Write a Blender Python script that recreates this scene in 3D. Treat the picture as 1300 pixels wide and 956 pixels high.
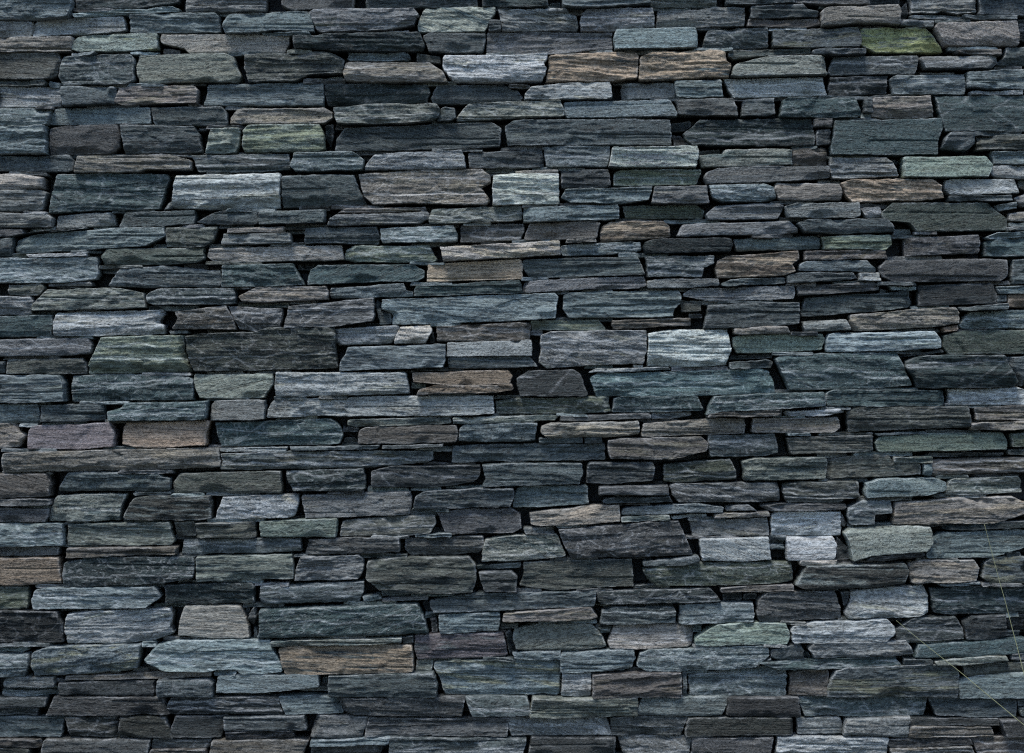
import bpy, math, random
import numpy as np

# ------------------------------------------------------------------ camera, sky, sun, exposure
for o in list(bpy.data.objects):
    bpy.data.objects.remove(o)
scene = bpy.context.scene
coll = scene.collection
PX = 3.38 / 1300.0             # metres per photograph pixel on the wall face
BASE = 1012.0                   # photograph row of the wall's foot
DIST = 5.6                     # camera to wall face

def wx(px): return (px - 650.0) * PX
def wz(py): return (BASE - py) * PX

cam_data = bpy.data.cameras.new('camera')
cam = bpy.data.objects.new('camera', cam_data)
coll.objects.link(cam)
cam.location = (0.0, -DIST, wz(433.5))
cam.rotation_euler = (math.radians(90), 0, 0)
cam_data.sensor_width = 36.0
cam_data.lens = 36.0 * DIST / 3.38
cam_data.shift_y = (433.5 - 478.0) / 1300.0
cam_data.clip_start = 0.05
cam_data.clip_end = 3000.0
scene.camera = cam

SUN_EL, SUN_AZ = math.radians(66), math.radians(-30)      # azimuth from straight in front of the wall, towards the left
world = bpy.data.worlds.new('World')
scene.world = world
world.use_nodes = True
wn = world.node_tree.nodes
bg = wn['Background']
sky = wn.new('ShaderNodeTexSky')
sky.sky_type = 'NISHITA'
sky.sun_disc = False
sky.sun_elevation = SUN_EL
sky.sun_rotation = math.radians(180) + SUN_AZ * -1
sky.altitude = 100
sky.air_density = 1.0
sky.dust_density = 1.0
sky.ozone_density = 1.5
world.node_tree.links.new(sky.outputs[0], bg.inputs[0])
bg.inputs[1].default_value = 0.09

sun_data = bpy.data.lights.new('sun', 'SUN')
sun_data.energy = 1.5
sun_data.angle = math.radians(22)
sun_data.color = (1.0, 0.975, 0.94)
sun = bpy.data.objects.new('sun', sun_data)
coll.objects.link(sun)
sd = np.array([math.sin(SUN_AZ) * math.cos(SUN_EL), -math.cos(SUN_AZ) * math.cos(SUN_EL), math.sin(SUN_EL)])
from mathutils import Vector
sun.rotation_euler = Vector(-sd).to_track_quat('-Z', 'Y').to_euler()
sun.location = (-2, -6, 8)

vs = scene.view_settings
vs.view_transform = 'Standard'
vs.look = 'None'
vs.gamma = 1.0
vs.use_curve_mapping = False
vs.exposure = 1.6
scene.cycles.filter_width = 1.2
scene.cycles.use_denoising = False
scene.cycles.max_bounces = 5
scene.cycles.diffuse_bounces = 3
scene.cycles.glossy_bounces = 2

# ------------------------------------------------------------------ materials
def new_mat(name):
    m = bpy.data.materials.new(name)
    m.use_nodes = True
    nt = m.node_tree
    return m, nt, nt.nodes['Principled BSDF']

class G:
    """little helper for node graphs"""
    def __init__(s, nt): s.nt = nt
    def node(s, t, **kw):
        n = s.nt.nodes.new(t)
        for k, v in kw.items(): setattr(n, k, v)
        return n
    def link(s, a, b): s.nt.links.new(a, b)
    def put(s, inp, v):
        if isinstance(v, bpy.types.NodeSocket): s.link(v, inp)
        else: inp.default_value = v
    def math(s, op, a, b=0.0, c=None, clamp=False):
        n = s.node('ShaderNodeMath', operation=op, use_clamp=clamp)
        s.put(n.inputs[0], a); s.put(n.inputs[1], b)
        if c is not None: s.put(n.inputs[2], c)
        return n.outputs[0]
    def vmul(s, v, k):
        n = s.node('ShaderNodeVectorMath', operation='MULTIPLY')
        s.put(n.inputs[0], v); n.inputs[1].default_value = k
        return n.outputs[0]
    def vadd(s, v, k):
        n = s.node('ShaderNodeVectorMath', operation='ADD')
        s.put(n.inputs[0], v); s.put(n.inputs[1], k)
        return n.outputs[0]
    def noise(s, v, scale, detail=3, rough=0.55, dist=0.0):
        n = s.node('ShaderNodeTexNoise')
        s.link(v, n.inputs['Vector'])
        n.inputs['Scale'].default_value = scale
        n.inputs['Detail'].default_value = detail
        n.inputs['Roughness'].default_value = rough
        n.inputs['Distortion'].default_value = dist
        return n.outputs[0]
    def ramp(s, v, lo, hi, a=0.0, b=1.0):
        n = s.node('ShaderNodeMapRange', interpolation_type='SMOOTHSTEP')
        s.put(n.inputs[0], v)
        for i, q in zip((1, 2, 3, 4), (lo, hi, a, b)): s.put(n.inputs[i], q)
        return n.outputs[0]
    def mix(s, f, a, b, mode='MIX'):
        n = s.node('ShaderNodeMix', data_type='RGBA', blend_type=mode)
        s.put(n.inputs[0], f); s.put(n.inputs[6], a); s.put(n.inputs[7], b)
        return n.outputs[2]
    def scale(s, col, k):
        n = s.node('ShaderNodeVectorMath', operation='SCALE')
        s.put(n.inputs[0], col); s.put(n.inputs['Scale'], k)
        return n.outputs[0]

def slate_material():
    m, nt, bsdf = new_mat('cleft_slate')
    g = G(nt)
    tint = g.node('ShaderNodeAttribute', attribute_name='tint')
    tint2 = g.node('ShaderNodeAttribute', attribute_name='tint2')
    marks = g.node('ShaderNodeAttribute', attribute_name='marks')
    sep = g.node('ShaderNodeSeparateColor')
    g.link(marks.outputs['Color'], sep.inputs[0])
    strata_k, vein_k, patch_k = sep.outputs
    blot_k = marks.outputs['Alpha']
    rim = g.node('ShaderNodeAttribute', attribute_name='rim').outputs['Fac']
    facet = g.node('ShaderNodeAttribute', attribute_name='facet').outputs['Fac']
    P = g.node('ShaderNodeAttribute', attribute_name='grain_pos').outputs['Vector']   # stone's own coordinates, bedding along x
    band = g.noise(g.vmul(P, (2.6, 6, 80)), 1.0, 4, 0.6, 0.15)            # bedding bands, broad
    fine = g.noise(g.vmul(P, (46, 50, 250)), 1.0, 3, 0.75)
    chip = g.noise(g.vmul(P, (48, 48, 75)), 1.0, 4, 0.7)
    chipr = g.math('ABSOLUTE', g.math('SUBTRACT', chip, 0.5))           # crinkled cleft surface              # and fine
    blotch = g.noise(g.vmul(P, (16, 20, 30)), 1.0, 4, 0.65)
    grain = g.noise(g.vmul(P, (120, 120, 170)), 1.0, 3, 0.75)
    L = g.math('MULTIPLY_ADD', g.math('SUBTRACT', band, 0.5), g.math('MULTIPLY', strata_k, 1.3), 1.0)
    L = g.math('ADD', L, g.math('MULTIPLY', g.math('SUBTRACT', fine, 0.5), g.math('MULTIPLY_ADD', strata_k, 1.9, 0.0)))
    L = g.math('ADD', L, g.math('MULTIPLY', g.math('SUBTRACT', blotch, 0.5), g.math('MULTIPLY', blot_k, 1.5)))
    L = g.math('ADD', L, g.math('MULTIPLY', g.math('SUBTRACT', grain, 0.5), 2.6))
    L = g.math('ADD', L, g.math('MULTIPLY', g.math('SUBTRACT', 0.075, chipr), g.math('MULTIPLY_ADD', strata_k, -2.2, 3.4)))
    L = g.math('ADD', L, g.math('MULTIPLY', facet, 0.16))
    L = g.math('MAXIMUM', L, 0.16)
    # second colour of the stone in bedded patches
    pn = g.noise(g.vmul(P, (5, 9, 46)), 1.0, 5, 0.7)
    thr = g.math('SUBTRACT', 0.76, g.math('MULTIPLY', patch_k, 0.5))
    pm = g.ramp(pn, g.math('SUBTRACT', thr, 0.04), g.math('ADD', thr, 0.05))
    col = g.mix(pm, tint.outputs['Color'], tint2.outputs['Color'])
    # slow warm drift along the bedding
    col = g.mix(g.ramp(band, 0.45, 0.7, 0.0, 0.6), col, g.mix(1.0, col, (1.13, 1.01, 0.90, 1), 'MULTIPLY'))
    col = g.scale(col, L)
    # pale quartz veins: thin ridges of a warped noise; scuffs along the bedding; worn rims
    vn = g.noise(g.vmul(P, (8, 10, 17)), 1.0, 3, 0.55, 0.5)
    ridge = g.math('SUBTRACT', 1.0, g.math('MULTIPLY', g.math('ABSOLUTE', g.math('SUBTRACT', vn, 0.5)), 40.0), clamp=True)
    vein = g.math('MULTIPLY', g.math('MULTIPLY', ridge, g.ramp(blotch, 0.42, 0.50)), vein_k)
    line = g.node('ShaderNodeAttribute', attribute_name='vein').outputs['Fac']
    vein = g.math('MAXIMUM', g.math('MULTIPLY', vein, 0.7), g.math('MULTIPLY', line, g.ramp(grain, 0.34, 0.52, 0.35, 1.0)))
    scuff = g.math('MULTIPLY', g.ramp(fine, 0.56, 0.72), g.math('MULTIPLY_ADD', vein_k, 0.75, 0.2))
    scuff = g.math('MULTIPLY', scuff, g.ramp(grain, 0.42, 0.58))
    worn = g.math('MULTIPLY', g.math('MULTIPLY', rim, g.ramp(blotch, 0.40, 0.60)), g.ramp(grain, 0.36, 0.62, 0.25, 0.75))
    pale = g.math('MAXIMUM', g.math('MAXIMUM', g.math('MULTIPLY', vein, 0.9), scuff), worn)
    lighter = g.mix(0.5, g.scale(tint.outputs['Color'], 2.4), (0.47, 0.475, 0.475, 1))
    col = g.mix(pale, col, lighter)
    g.link(col, bsdf.inputs['Base Color'])
    # relief: fine bedding, grain and cleavage cracks
    crack = g.ramp(g.math('ABSOLUTE', g.math('SUBTRACT', band, 0.5)), 0.0, 0.06, 1.0, 0.0)
    crack = g.math('MULTIPLY', crack, g.ramp(pn, 0.46, 0.58))
    h = g.math('ADD', g.math('MULTIPLY', fine, g.math('MULTIPLY_ADD', strata_k, 1.0, 0.2)), g.math('MULTIPLY', grain, 0.5))
    h = g.math('SUBTRACT', h, g.math('MULTIPLY', chipr, g.math('MULTIPLY_ADD', strata_k, -1.5, 2.6)))
    h = g.math('ADD', h, g.math('MULTIPLY', blotch, g.math('MULTIPLY', blot_k, 0.4)))
    h = g.math('SUBTRACT', h, g.math('MULTIPLY', crack, 0.6))
    bump = g.node('ShaderNodeBump')
    bump.inputs['Strength'].default_value = 1.0
    bump.inputs['Distance'].default_value = 0.0065
    g.link(h, bump.inputs['Height'])
    g.link(bump.outputs[0], bsdf.inputs['Normal'])
    g.link(g.ramp(blotch, 0.3, 0.7, 0.46, 0.68), bsdf.inputs['Roughness'])
    bsdf.inputs['Specular IOR Level'].default_value = 0.28
    return m

def ground_material():
    m, nt, bsdf = new_mat('damp_asphalt')
    g = G(nt)
    tc = g.node('ShaderNodeTexCoord').outputs['Object']
    n1 = g.noise(tc, 1.7, 5, 0.6)
    n2 = g.noise(tc, 130, 4, 0.7)
    n3 = g.noise(tc, 420, 2, 0.6)
    c = g.mix(g.ramp(n1, 0.35, 0.7), (0.0075, 0.0085, 0.0085, 1), (0.013, 0.014, 0.013, 1))
    c = g.mix(g.ramp(n2, 0.60, 0.72, 0.0, 0.7), c, (0.03, 0.032, 0.031, 1))
    g.link(c, bsdf.inputs['Base Color'])
    g.link(g.ramp(n1, 0.3, 0.7, 0.72, 0.92), bsdf.inputs['Roughness'])
    bsdf.inputs['Specular IOR Level'].default_value = 0.2
    b = g.node('ShaderNodeBump')
    b.inputs['Strength'].default_value = 0.7
    b.inputs['Distance'].default_value = 0.006
    g.link(g.math('ADD', n2, g.math('MULTIPLY', n3, 0.5)), b.inputs['Height'])
    g.link(b.outputs[0], bsdf.inputs['Normal'])
    return m

def core_material():
    m, nt, bsdf = new_mat('dark_rubble')
    g = G(nt)
    tc = g.node('ShaderNodeTexCoord').outputs['Object']
    c = g.mix(g.noise(tc, 18, 5, 0.6), (0.018, 0.022, 0.026, 1), (0.05, 0.056, 0.06, 1))
    g.link(c, bsdf.inputs['Base Color'])
    bsdf.inputs['Roughness'].default_value = 0.9
    return m

def stem_material():
    m, nt, bsdf = new_mat('dry_grass')
    g = G(nt)
    tc = g.node('ShaderNodeTexCoord').outputs['Object']
    c = g.mix(g.noise(tc, 25, 3, 0.6), (0.16, 0.185, 0.085, 1), (0.27, 0.26, 0.15, 1))
    g.link(c, bsdf.inputs['Base Color'])
    bsdf.inputs['Roughness'].default_value = 0.6
    return m

SLATE, GROUND, CORE, STEM = slate_material(), ground_material(), core_material(), stem_material()

# ------------------------------------------------------------------ vectorised value noise
def _hash(ix, iy, seed):
    h = (ix.astype(np.int64) * 374761393 + iy.astype(np.int64) * 668265263 + int(seed) * 1442695041) & 0xffffffff
    h = ((h ^ (h >> 13)) * 1274126177) & 0xffffffff
    h = (h ^ (h >> 16)) & 0xffffff
    return h / float(0xffffff) * 2.0 - 1.0

def vnoise(x, y, seed):
    ix, iy = np.floor(x), np.floor(y)
    fx, fy = x - ix, y - iy
    ux, uy = fx * fx * fx * (fx * (fx * 6 - 15) + 10), fy * fy * fy * (fy * (fy * 6 - 15) + 10)
    a, b = _hash(ix, iy, seed), _hash(ix + 1, iy, seed)
    c, d = _hash(ix, iy + 1, seed), _hash(ix + 1, iy + 1, seed)
    return (a * (1 - ux) + b * ux) * (1 - uy) + (c * (1 - ux) + d * ux) * uy

def fbm(x, y, seed, octs=3, gain=0.5):
    r, a, f = 0, 1.0, 1.0
    for k in range(octs):
        r = r + a * vnoise(x * f + 17.3 * k, y * f + 9.1 * k, seed + k * 13)
        a *= gain; f *= 2.03
    return r

def sstep(x):
    x = np.clip(x, 0, 1)
    return x * x * (3 - 2 * x)

# ------------------------------------------------------------------ stone kinds: hue, lightness, marks
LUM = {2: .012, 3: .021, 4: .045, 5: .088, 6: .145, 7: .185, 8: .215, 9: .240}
HUE = {'b': (.93, 1, 1.06), 'd': (.76, 1, 1.05), 'g': (1.10, 1, 1.02), 'p': (1.27, 1.02, .94), 't': (1.56, 1.05, .80),
       'o': (1.08, 1.01, .89), 'n': (.95, 1.02, .89), 'm': (1.10, 1.09, .66), 'u': (1.24, .95, 1.04), 'k': (1.02, 1, 1.0)}
SECOND = {'b': ((1.0, 1.02, .97), 1.25), 'd': ((.90, 1.01, 1.03), 1.5), 'g': ((1.16, 1, .88), 1.15), 'p': ((1.32, 1.02, .84), 1.3),
          't': ((.86, 1, 1.08), .42), 'o': ((.88, 1, 1.0), .65), 'n': ((1.05, 1.06, .78), 1.25), 'm': ((.80, 1, .85), .30),
          'u': ((1, 1, 1.05), 1.3), 'k': ((.84, 1, 1.08), .35)}
PATCH = {'b': .25, 'd': .3, 'g': .3, 'p': .45, 't': .36, 'o': .45, 'n': .55, 'm': .55, 'u': .3, 'k': .6}
ALB = 1.30

def look(code, rng):
    hue, lvl, st = code[0], int(code[1]), code[2:]
    blot = rng.uniform(.1, .8)
    lum = LUM[lvl] * ALB * rng.uniform(.85, 1.18)
    j = lambda: rng.uniform(.98, 1.02)
    grade = (.86, 1.03, 1.0)
    c1 = [lum * k * j() * q for k, q in zip(HUE[hue], grade)]
    h2, f2 = SECOND[hue]
    patch = PATCH[hue]
    if hue == 'm':
        c1 = [lum * .75 * k * j() * q for k, q in zip((1.0, 1.0, .90), grade)]
        h2, f2, patch = (1.18, 1.09, .52), 1.1, .72
    if 'o' in st: h2, f2, patch = (1.12, 1.03, .80), 1.35, .45
    if 'l' in st and hue in 'gk': h2, f2, patch = (1.1, 1.0, .92), (1.7 if hue == 'g' else .3), .62
    if 'l' in st and hue == 't': h2, f2, patch = (1.5, 1.05, .82), 2.6, .5
    c2 = [lum * f2 * k * j() * q for k, q in zip(h2, grade)]
    strata = .74 if 's' in st else (.16 if 'f' in st else .32)
    vein = .85 if 'w' in st else (.18 if 'f' in st else .3)
    if 'r' in st: strata = .8
    if 'f' in st: patch *= .5
    if lvl >= 7: strata *= .55; blot *= .6
    strata *= rng.uniform(.45, 1.2)
    if 'w' not in st: vein *= rng.uniform(.3, 1.9)
    return c1, c2, (strata, vein, patch, blot)

# ------------------------------------------------------------------ one stone: solid block with a cleft, chipped face
def chain_resample(pts, n_at):
    pts = np.array(pts)
    d = np.r_[0, np.cumsum(np.hypot(*np.diff(pts, axis=0).T))]
    if d[-1] < 1e-9: return np.repeat(pts[:1], len(n_at), 0)
    t = n_at * d[-1]
    return np.c_[np.interp(t, d, pts[:, 0]), np.interp(t, d, pts[:, 1])]

def grid_params(length, step, rim):
    """0..1 parameters, denser near both ends"""
    ends = [0.0, rim * .28, rim * .7, rim * 1.4]
    n = max(3, int((length - 2 * ends[-1]) / step))
    mid = np.linspace(ends[-1], length - ends[-1], n + 1)[1:-1]
    t = np.r_[ends, mid, [length - e for e in ends[::-1]]]
    return np.clip(t / length, 0, 1)

def stone_arrays(poly_px, code, seed, step_k=1.0, push=None):
    rng = random.Random(seed * 7919 + 11)
    if len(code) == 2 and rng.random() < .32: code = code + 'f'            # a smooth split face
    st = code[2:]
    # polygon in metres, clockwise in the picture = clockwise seen from the front
    p = np.array([(wx(x / 4.0), wz(y / 4.0)) for x, y in poly_px])
    cen = (p.min(0) + p.max(0)) / 2
    p = p - cen
    ext = p.max(0) - p.min(0)
    # swell very slightly so that thin joints close up
    nb = np.sign(p) * np.minimum(np.abs(p), 1) / (ext / 2 + 1e-6)
    p = p + np.clip(nb, -1, 1) * np.array([.0005, .0010])
    # soften the corners
    q = []
    for i in range(len(p)):
        a, b, c = p[i - 1], p[i], p[(i + 1) % len(p)]
        la, lc = np.hypot(*(a - b)), np.hypot(*(c - b))
        r = min(.0034 * rng.uniform(.4, 1.6), .3 * la, .3 * lc)
        q += [b + (a - b) / max(la, 1e-6) * r, b * .5 + .25 * (b + (a - b) / max(la, 1e-6) * r) + .25 * (b + (c - b) / max(lc, 1e-6) * r),
              b + (c - b) / max(lc, 1e-6) * r]
    q = np.array(q)
    W, H = q.max(0) - q.min(0)
    nx, nz = (q[:, 0] - q[:, 0].min()) / W, (q[:, 1] - q[:, 1].min()) / H
    iTL, iTR = np.argmin(nx - nz), np.argmax(nx + nz)
    iBR, iBL = np.argmax(nx - nz), np.argmin(nx + nz)
    n = len(q)
    def walk(a, b):
        out = [q[a]]
        k = a
        while k != b:
            k = (k + 1) % n
            out.append(q[k])
            if len(out) > n + 1: break
        return out
    top, right, bot, left = walk(iTL, iTR), walk(iTR, iBR), walk(iBR, iBL), walk(iBL, iTL)
    rim = min(.0045, .2 * H)
    U = grid_params(W, .0062 * step_k, rim)
    V = grid_params(H, .0025 * step_k, rim)
    T = chain_resample(top, U); B = chain_resample(bot[::-1], U)
    Lc = chain_resample(left[::-1], V); R = chain_resample(right, V)          # both run top -> bottom
    u, v = U[None, :, None], V[:, None, None]
    S = (1 - v) * T[None] + v * B[None] + (1 - u) * Lc[:, None] + u * R[:, None] \
        - ((1 - u) * (1 - v) * T[0] + u * (1 - v) * T[-1] + (1 - u) * v * B[0] + u * v * B[-1])
    x, z = S[..., 0], S[..., 1]
    sx = seed * 3.71 % 97
    # ragged outline
    x = x + .0016 * fbm(z * 90 + sx, x * 12, seed, 3) + .0018 * vnoise(z * 25, x * 6 + sx, seed + 5)
    z = z + .0010 * fbm(x * 60 + sx, z * 20, seed + 2, 3) + .0013 * vnoise(x * 16 + sx, z * 5, seed + 3)
    uu, vv = np.broadcast_to(U[None, :], x.shape), np.broadcast_to(V[:, None], x.shape)
    # bedding direction of this stone
    dip = rng.uniform(-.05, .05) if 'r' not in st else rng.uniform(-.12, .12)
    zb = z + dip * x + .0022 * vnoise(x * 7 + sx, z * 8, seed + 21)
    rough = {'f': .45, 's': 1.05, 'r': 1.7, 'w': 1.0}
    k = 1.0
    for ch, val in rough.items():
        if ch in st: k = val
    f = k * (.0015 * vnoise(x * 7 + sx, zb * 75, seed + 31) + .0014 * vnoise(x * 15 + sx, zb * 170, seed + 33)
             + .0012 * fbm(x * 16 + sx, z * 26, seed + 35, 3) + .0010 * fbm(x * 70, zb * 170 + sx, seed + 37, 2))
    # stepped ledges where thin leaves of slate broke away
    led = fbm(x * 3.2 + sx, zb * (34 if k > .6 else 14), seed + 41, 2) * (1.7 if k > .6 else 1.0)
    fl = np.floor(led); fr = led - fl
    f = f + (.0034 if k > .6 else .0014) * (fl + sstep(fr * 12)) * rng.choice((.25, .6, 1.0, 1.2))
    # angular break facets, each a small plane of its own
    nf = int(np.clip(W * H / .0011, 3, 26))
    r2 = np.random.RandomState(seed * 31 + 7)
    fx_, fz_ = r2.uniform(-W / 2, W / 2, nf), r2.uniform(-H / 2, H / 2, nf)
    wxn, wzn = x + .010 * fbm(x * 22 + sx, z * 30, seed + 81, 2), z + .005 * fbm(x * 20, z * 30 + sx, seed + 83, 2)
    dist = (wxn[..., None] - fx_) ** 2 + ((wzn[..., None] - fz_) * 2.6) ** 2
    cell = np.argmin(dist, -1)
    fk = .55 if 'f' in st else 1.0
    f = f + fk * (r2.normal(0, .0011, nf)[cell] + r2.normal(0, .06, nf)[cell] * (z - fz_[cell]) + r2.normal(0, .025, nf)[cell] * (x - fx_[cell]))
    facet = fk * r2.uniform(-1, 1, nf)[cell]
    # open cleavage: the stone is splitting into thinner leaves
    for _ in range(rng.choice((0, 1, 2, 3) if k > 1.02 else (0, 0, 0, 1, 1))):
        zc = rng.uniform(-.36, .36) * H + rng.uniform(-.02, .02) * x + .0012 * vnoise(x * 11 + sx, x * 0, seed + 91)
        u0, ln = rng.uniform(-.3, .7) * W - W / 2, rng.uniform(.45, 1.3) * W
        on = sstep((x - u0) / .02) * sstep((u0 + ln - x) / .02)
        f = f - on * rng.uniform(.004, .010) * np.exp(-((z - zc) / .0019) ** 2)
        f = f + on * rng.uniform(-.0045, .0045) * sstep((z - zc) / .002 + .5)
    # a fracture across the stone
    if rng.random() < .30:
        xc = rng.uniform(-.4, .4) * W + rng.uniform(-1.1, 1.1) * z + .004 * fbm(z * 60 + sx, z * 0, seed + 95, 2)
        f = f + rng.uniform(-.0045, .0045) * sstep((x - xc) / .003 + .5) - .002 * np.exp(-((x - xc) / .003) ** 2)
    # quartz lines running through the stone
    vein = np.zeros_like(x)
    if 'w' in st or rng.random() < .10:
        for q in range(rng.choice((2, 3, 4, 5))):
            if q == 0 or rng.random() < .35:
                zl = rng.uniform(-.3, .3) * H + rng.uniform(-.06, .06) * x + .0055 * fbm(x * 17 + sx + q, x * 0 + q, seed + 101 + q, 3)
                dv = np.abs(z - zl); wid = rng.uniform(.0018, .0036); ga = sstep(vnoise(x * 9 + q * 5, x * 0, seed + 111 + q) * 2 + 1.3)
            else:
                sl = rng.choice((-1, 1)) * rng.uniform(.5, 1.6)
                xl = rng.uniform(-.45, .45) * W + sl * z + .006 * fbm(z * 30 + q, z * 0 + sx, seed + 121 + q, 3)
                dv = np.abs(x - xl) / math.hypot(1, sl); wid = rng.uniform(.0016, .0030); ga = sstep(vnoise(z * 40 + q * 5, z * 0, seed + 131 + q) * 2 + .9) * .8
            vein = np.maximum(vein, np.exp(-(dv / wid) ** 2) * ga)
    # lie of the face: lean and skew
    f = f + rng.uniform(-.08, .12) * z + rng.uniform(-.04, .04) * x
    # breaks at ends and long edges: the face slopes away
    ru, rv = uu * W, vv * H
    def cut(dist, width, slope, sd):
        w = width * (1 + .55 * fbm(x * 18 + sx, z * 22 + sd, seed + sd, 3))
        return -slope * np.maximum(w - dist, 0)
    f0 = f
    if rng.random() < .26: f = f + cut(ru, rng.uniform(.004, .022), rng.uniform(.4, 1.3), 51)
    if rng.random() < .26: f = f + cut(W - ru, rng.uniform(.004, .022), rng.uniform(.4, 1.3), 53)
    if rng.random() < .30: f = f + cut(rv, rng.uniform(.05, .22) * H, rng.uniform(.3, .9), 55)
    if rng.random() < .36: f = f + cut(H - rv, rng.uniform(.06, .30) * H, rng.uniform(.3, .9), 57)
    for _ in range(rng.choice((0, 1, 1, 2))):                       # a chip from the rim
        cx, cz = rng.uniform(.05, .95) * W, rng.choice((0, 1)) * H
        rad = rng.uniform(.012, .035)
        dd = np.hypot((ru - cx) / 1.8, rv - cz) + .006 * vnoise(x * 40 + sx, z * 50, seed + 61)
        f = f - .75 * np.maximum(rad - dd, 0)
    # rounded rim
    rr = np.minimum(.0021, .14 * H) * (1 + .5 * vnoise(x * 30 + sx, z * 30, seed + 71))
    d = np.minimum(np.minimum(ru, W - ru), np.minimum(rv, H - rv))
    e = np.clip(1 - d / rr, 0, 1)
    f = f - rr * 1.1 * (1 - np.sqrt(np.maximum(1 - e * e, 0)))
    rimw = np.clip(1.3 - d / .0055, 0, 1)
    if push is None:
        push = rng.gauss(0, .0115)
        push = max(-.024, min(.026, push))
        small = W * H < .0022
        if small: push -= .010
        if 'z' in st: push -= rng.uniform(0, .014) if H < .013 else rng.uniform(.012, .040)
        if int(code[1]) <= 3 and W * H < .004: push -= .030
    f = f - np.median(f) + push
    f = np.minimum(f, .040)
    nv_, nu_ = x.shape
    front = np.stack([x, -f, z], -1).reshape(-1, 3)
    idx = np.arange(nv_ * nu_).reshape(nv_, nu_)
    # outward grid: rows run top -> bottom, faces seen from -y
    quads = np.stack([idx[:-1, :-1], idx[1:, :-1], idx[1:, 1:], idx[:-1, 1:]], -1).reshape(-1, 4)
    ring = np.r_[idx[0, :-1], idx[:-1, -1], idx[-1, :0:-1], idx[:0:-1, 0]]
    base = front[ring]
    rings, faces = [front], [quads]
    prev, off = ring, len(front)
    depth = rng.uniform(.15, .20)
    for yy, gx, gz in ((.030, .0016, .0018), (depth, -.006, .0010)):
        rg = base.copy()
        rg[:, 1] = np.maximum(yy, base[:, 1] + .006)
        rg[:, 0] += np.clip(base[:, 0] / (W / 2), -1, 1) * gx
        rg[:, 2] += np.clip(base[:, 2] / (H / 2), -1, 1) * gz
        cur = np.arange(off, off + len(ring)); off += len(ring)
        faces.append(np.stack([prev, np.roll(prev, -1), np.roll(cur, -1), cur], -1))
        rings.append(rg); prev = cur
    rings.append(np.array([[0, depth, 0]]))
    faces_tri = np.stack([prev, np.roll(prev, -1), np.full(len(prev), off)], -1)
    verts = np.concatenate(rings)
    gp = verts + np.array([sx * 1.3, seed * 1.17 % 53, sx * .71])
    gp[:, 2] += (dip + (rng.uniform(-.35, .35) if rng.random() < .22 else 0)) * verts[:, 0]
    gp *= np.array([rng.uniform(.55, 1.6), 1, rng.uniform(.75, 1.35)])
    pad = np.zeros(len(verts) - rimw.size)
    gp = np.c_[gp, np.r_[rimw.ravel(), pad], np.r_[facet.ravel(), pad], np.r_[vein.ravel(), pad]]
    c1, c2, mk = look(code, rng)
    return verts, np.concatenate(faces), faces_tri, gp, c1, c2, mk, (cen[0], 0.0, cen[1])

def mesh_from(name, parts):
    """parts: list of (verts, quads, tris, grain_pos, tint, tint2, marks, shift)"""
    me = bpy.data.meshes.new(name)
    V, Q, T, P, A, B, M = [], [], [], [], [], [], []
    off = 0
    for v, q, t, gp, a, b, m, sh in parts:
        V.append(v + np.array(sh)); Q.append(q + off); T.append(t + off); P.append(gp)
        n = len(v)
        A.append(np.tile([*a, 1.0], (n, 1))); B.append(np.tile([*b, 1.0], (n, 1))); M.append(np.tile([*m], (n, 1)))
        off += n
    V, Q, T = np.concatenate(V), np.concatenate(Q), np.concatenate(T)
    nq, ntri = len(Q), len(T)
    me.vertices.add(len(V)); me.vertices.foreach_set('co', V.astype(np.float32).ravel())
    me.loops.add(nq * 4 + ntri * 3); me.polygons.add(nq + ntri)
    me.loops.foreach_set('vertex_index', np.r_[Q.ravel(), T.ravel()].astype(np.int32))
    me.polygons.foreach_set('loop_start', np.r_[np.arange(nq) * 4, nq * 4 + np.arange(ntri) * 3].astype(np.int32))
    me.polygons.foreach_set('use_smooth', np.ones(nq + ntri, bool))
    me.update(calc_edges=True)
    for nm, arr in (('tint', A), ('tint2', B), ('marks', M)):
        at = me.attributes.new(nm, 'FLOAT_COLOR', 'POINT')
        at.data.foreach_set('color', np.concatenate(arr).astype(np.float32).ravel())
    at = me.attributes.new('grain_pos', 'FLOAT_VECTOR', 'POINT')
    at.data.foreach_set('vector', np.concatenate(P)[:, :3].astype(np.float32).ravel())
    for k, nm in ((3, 'rim'), (4, 'facet'), (5, 'vein')):
        at = me.attributes.new(nm, 'FLOAT', 'POINT')
        at.data.foreach_set('value', np.concatenate(P)[:, k].astype(np.float32))
    me.materials.append(SLATE)
    return me

# ------------------------------------------------------------------ ground
def grid_object(name, x0, x1, y0, y1, nx, ny, hfun, mat):
    xs, ys = np.linspace(x0, x1, nx), np.linspace(y0, y1, ny)
    X, Y = np.meshgrid(xs, ys)
    Z = hfun(X, Y)
    idx = np.arange(nx * ny).reshape(ny, nx)
    f = np.stack([idx[:-1, :-1], idx[:-1, 1:], idx[1:, 1:], idx[1:, :-1]], -1).reshape(-1, 4)
    me = bpy.data.meshes.new(name)
    me.from_pydata(np.stack([X, Y, Z], -1).reshape(-1, 3).tolist(), [], f.tolist())
    me.polygons.foreach_set('use_smooth', np.ones(len(f), bool))
    me.materials.append(mat)
    o = bpy.data.objects.new(name, me)
    coll.objects.link(o)
    return o

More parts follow.
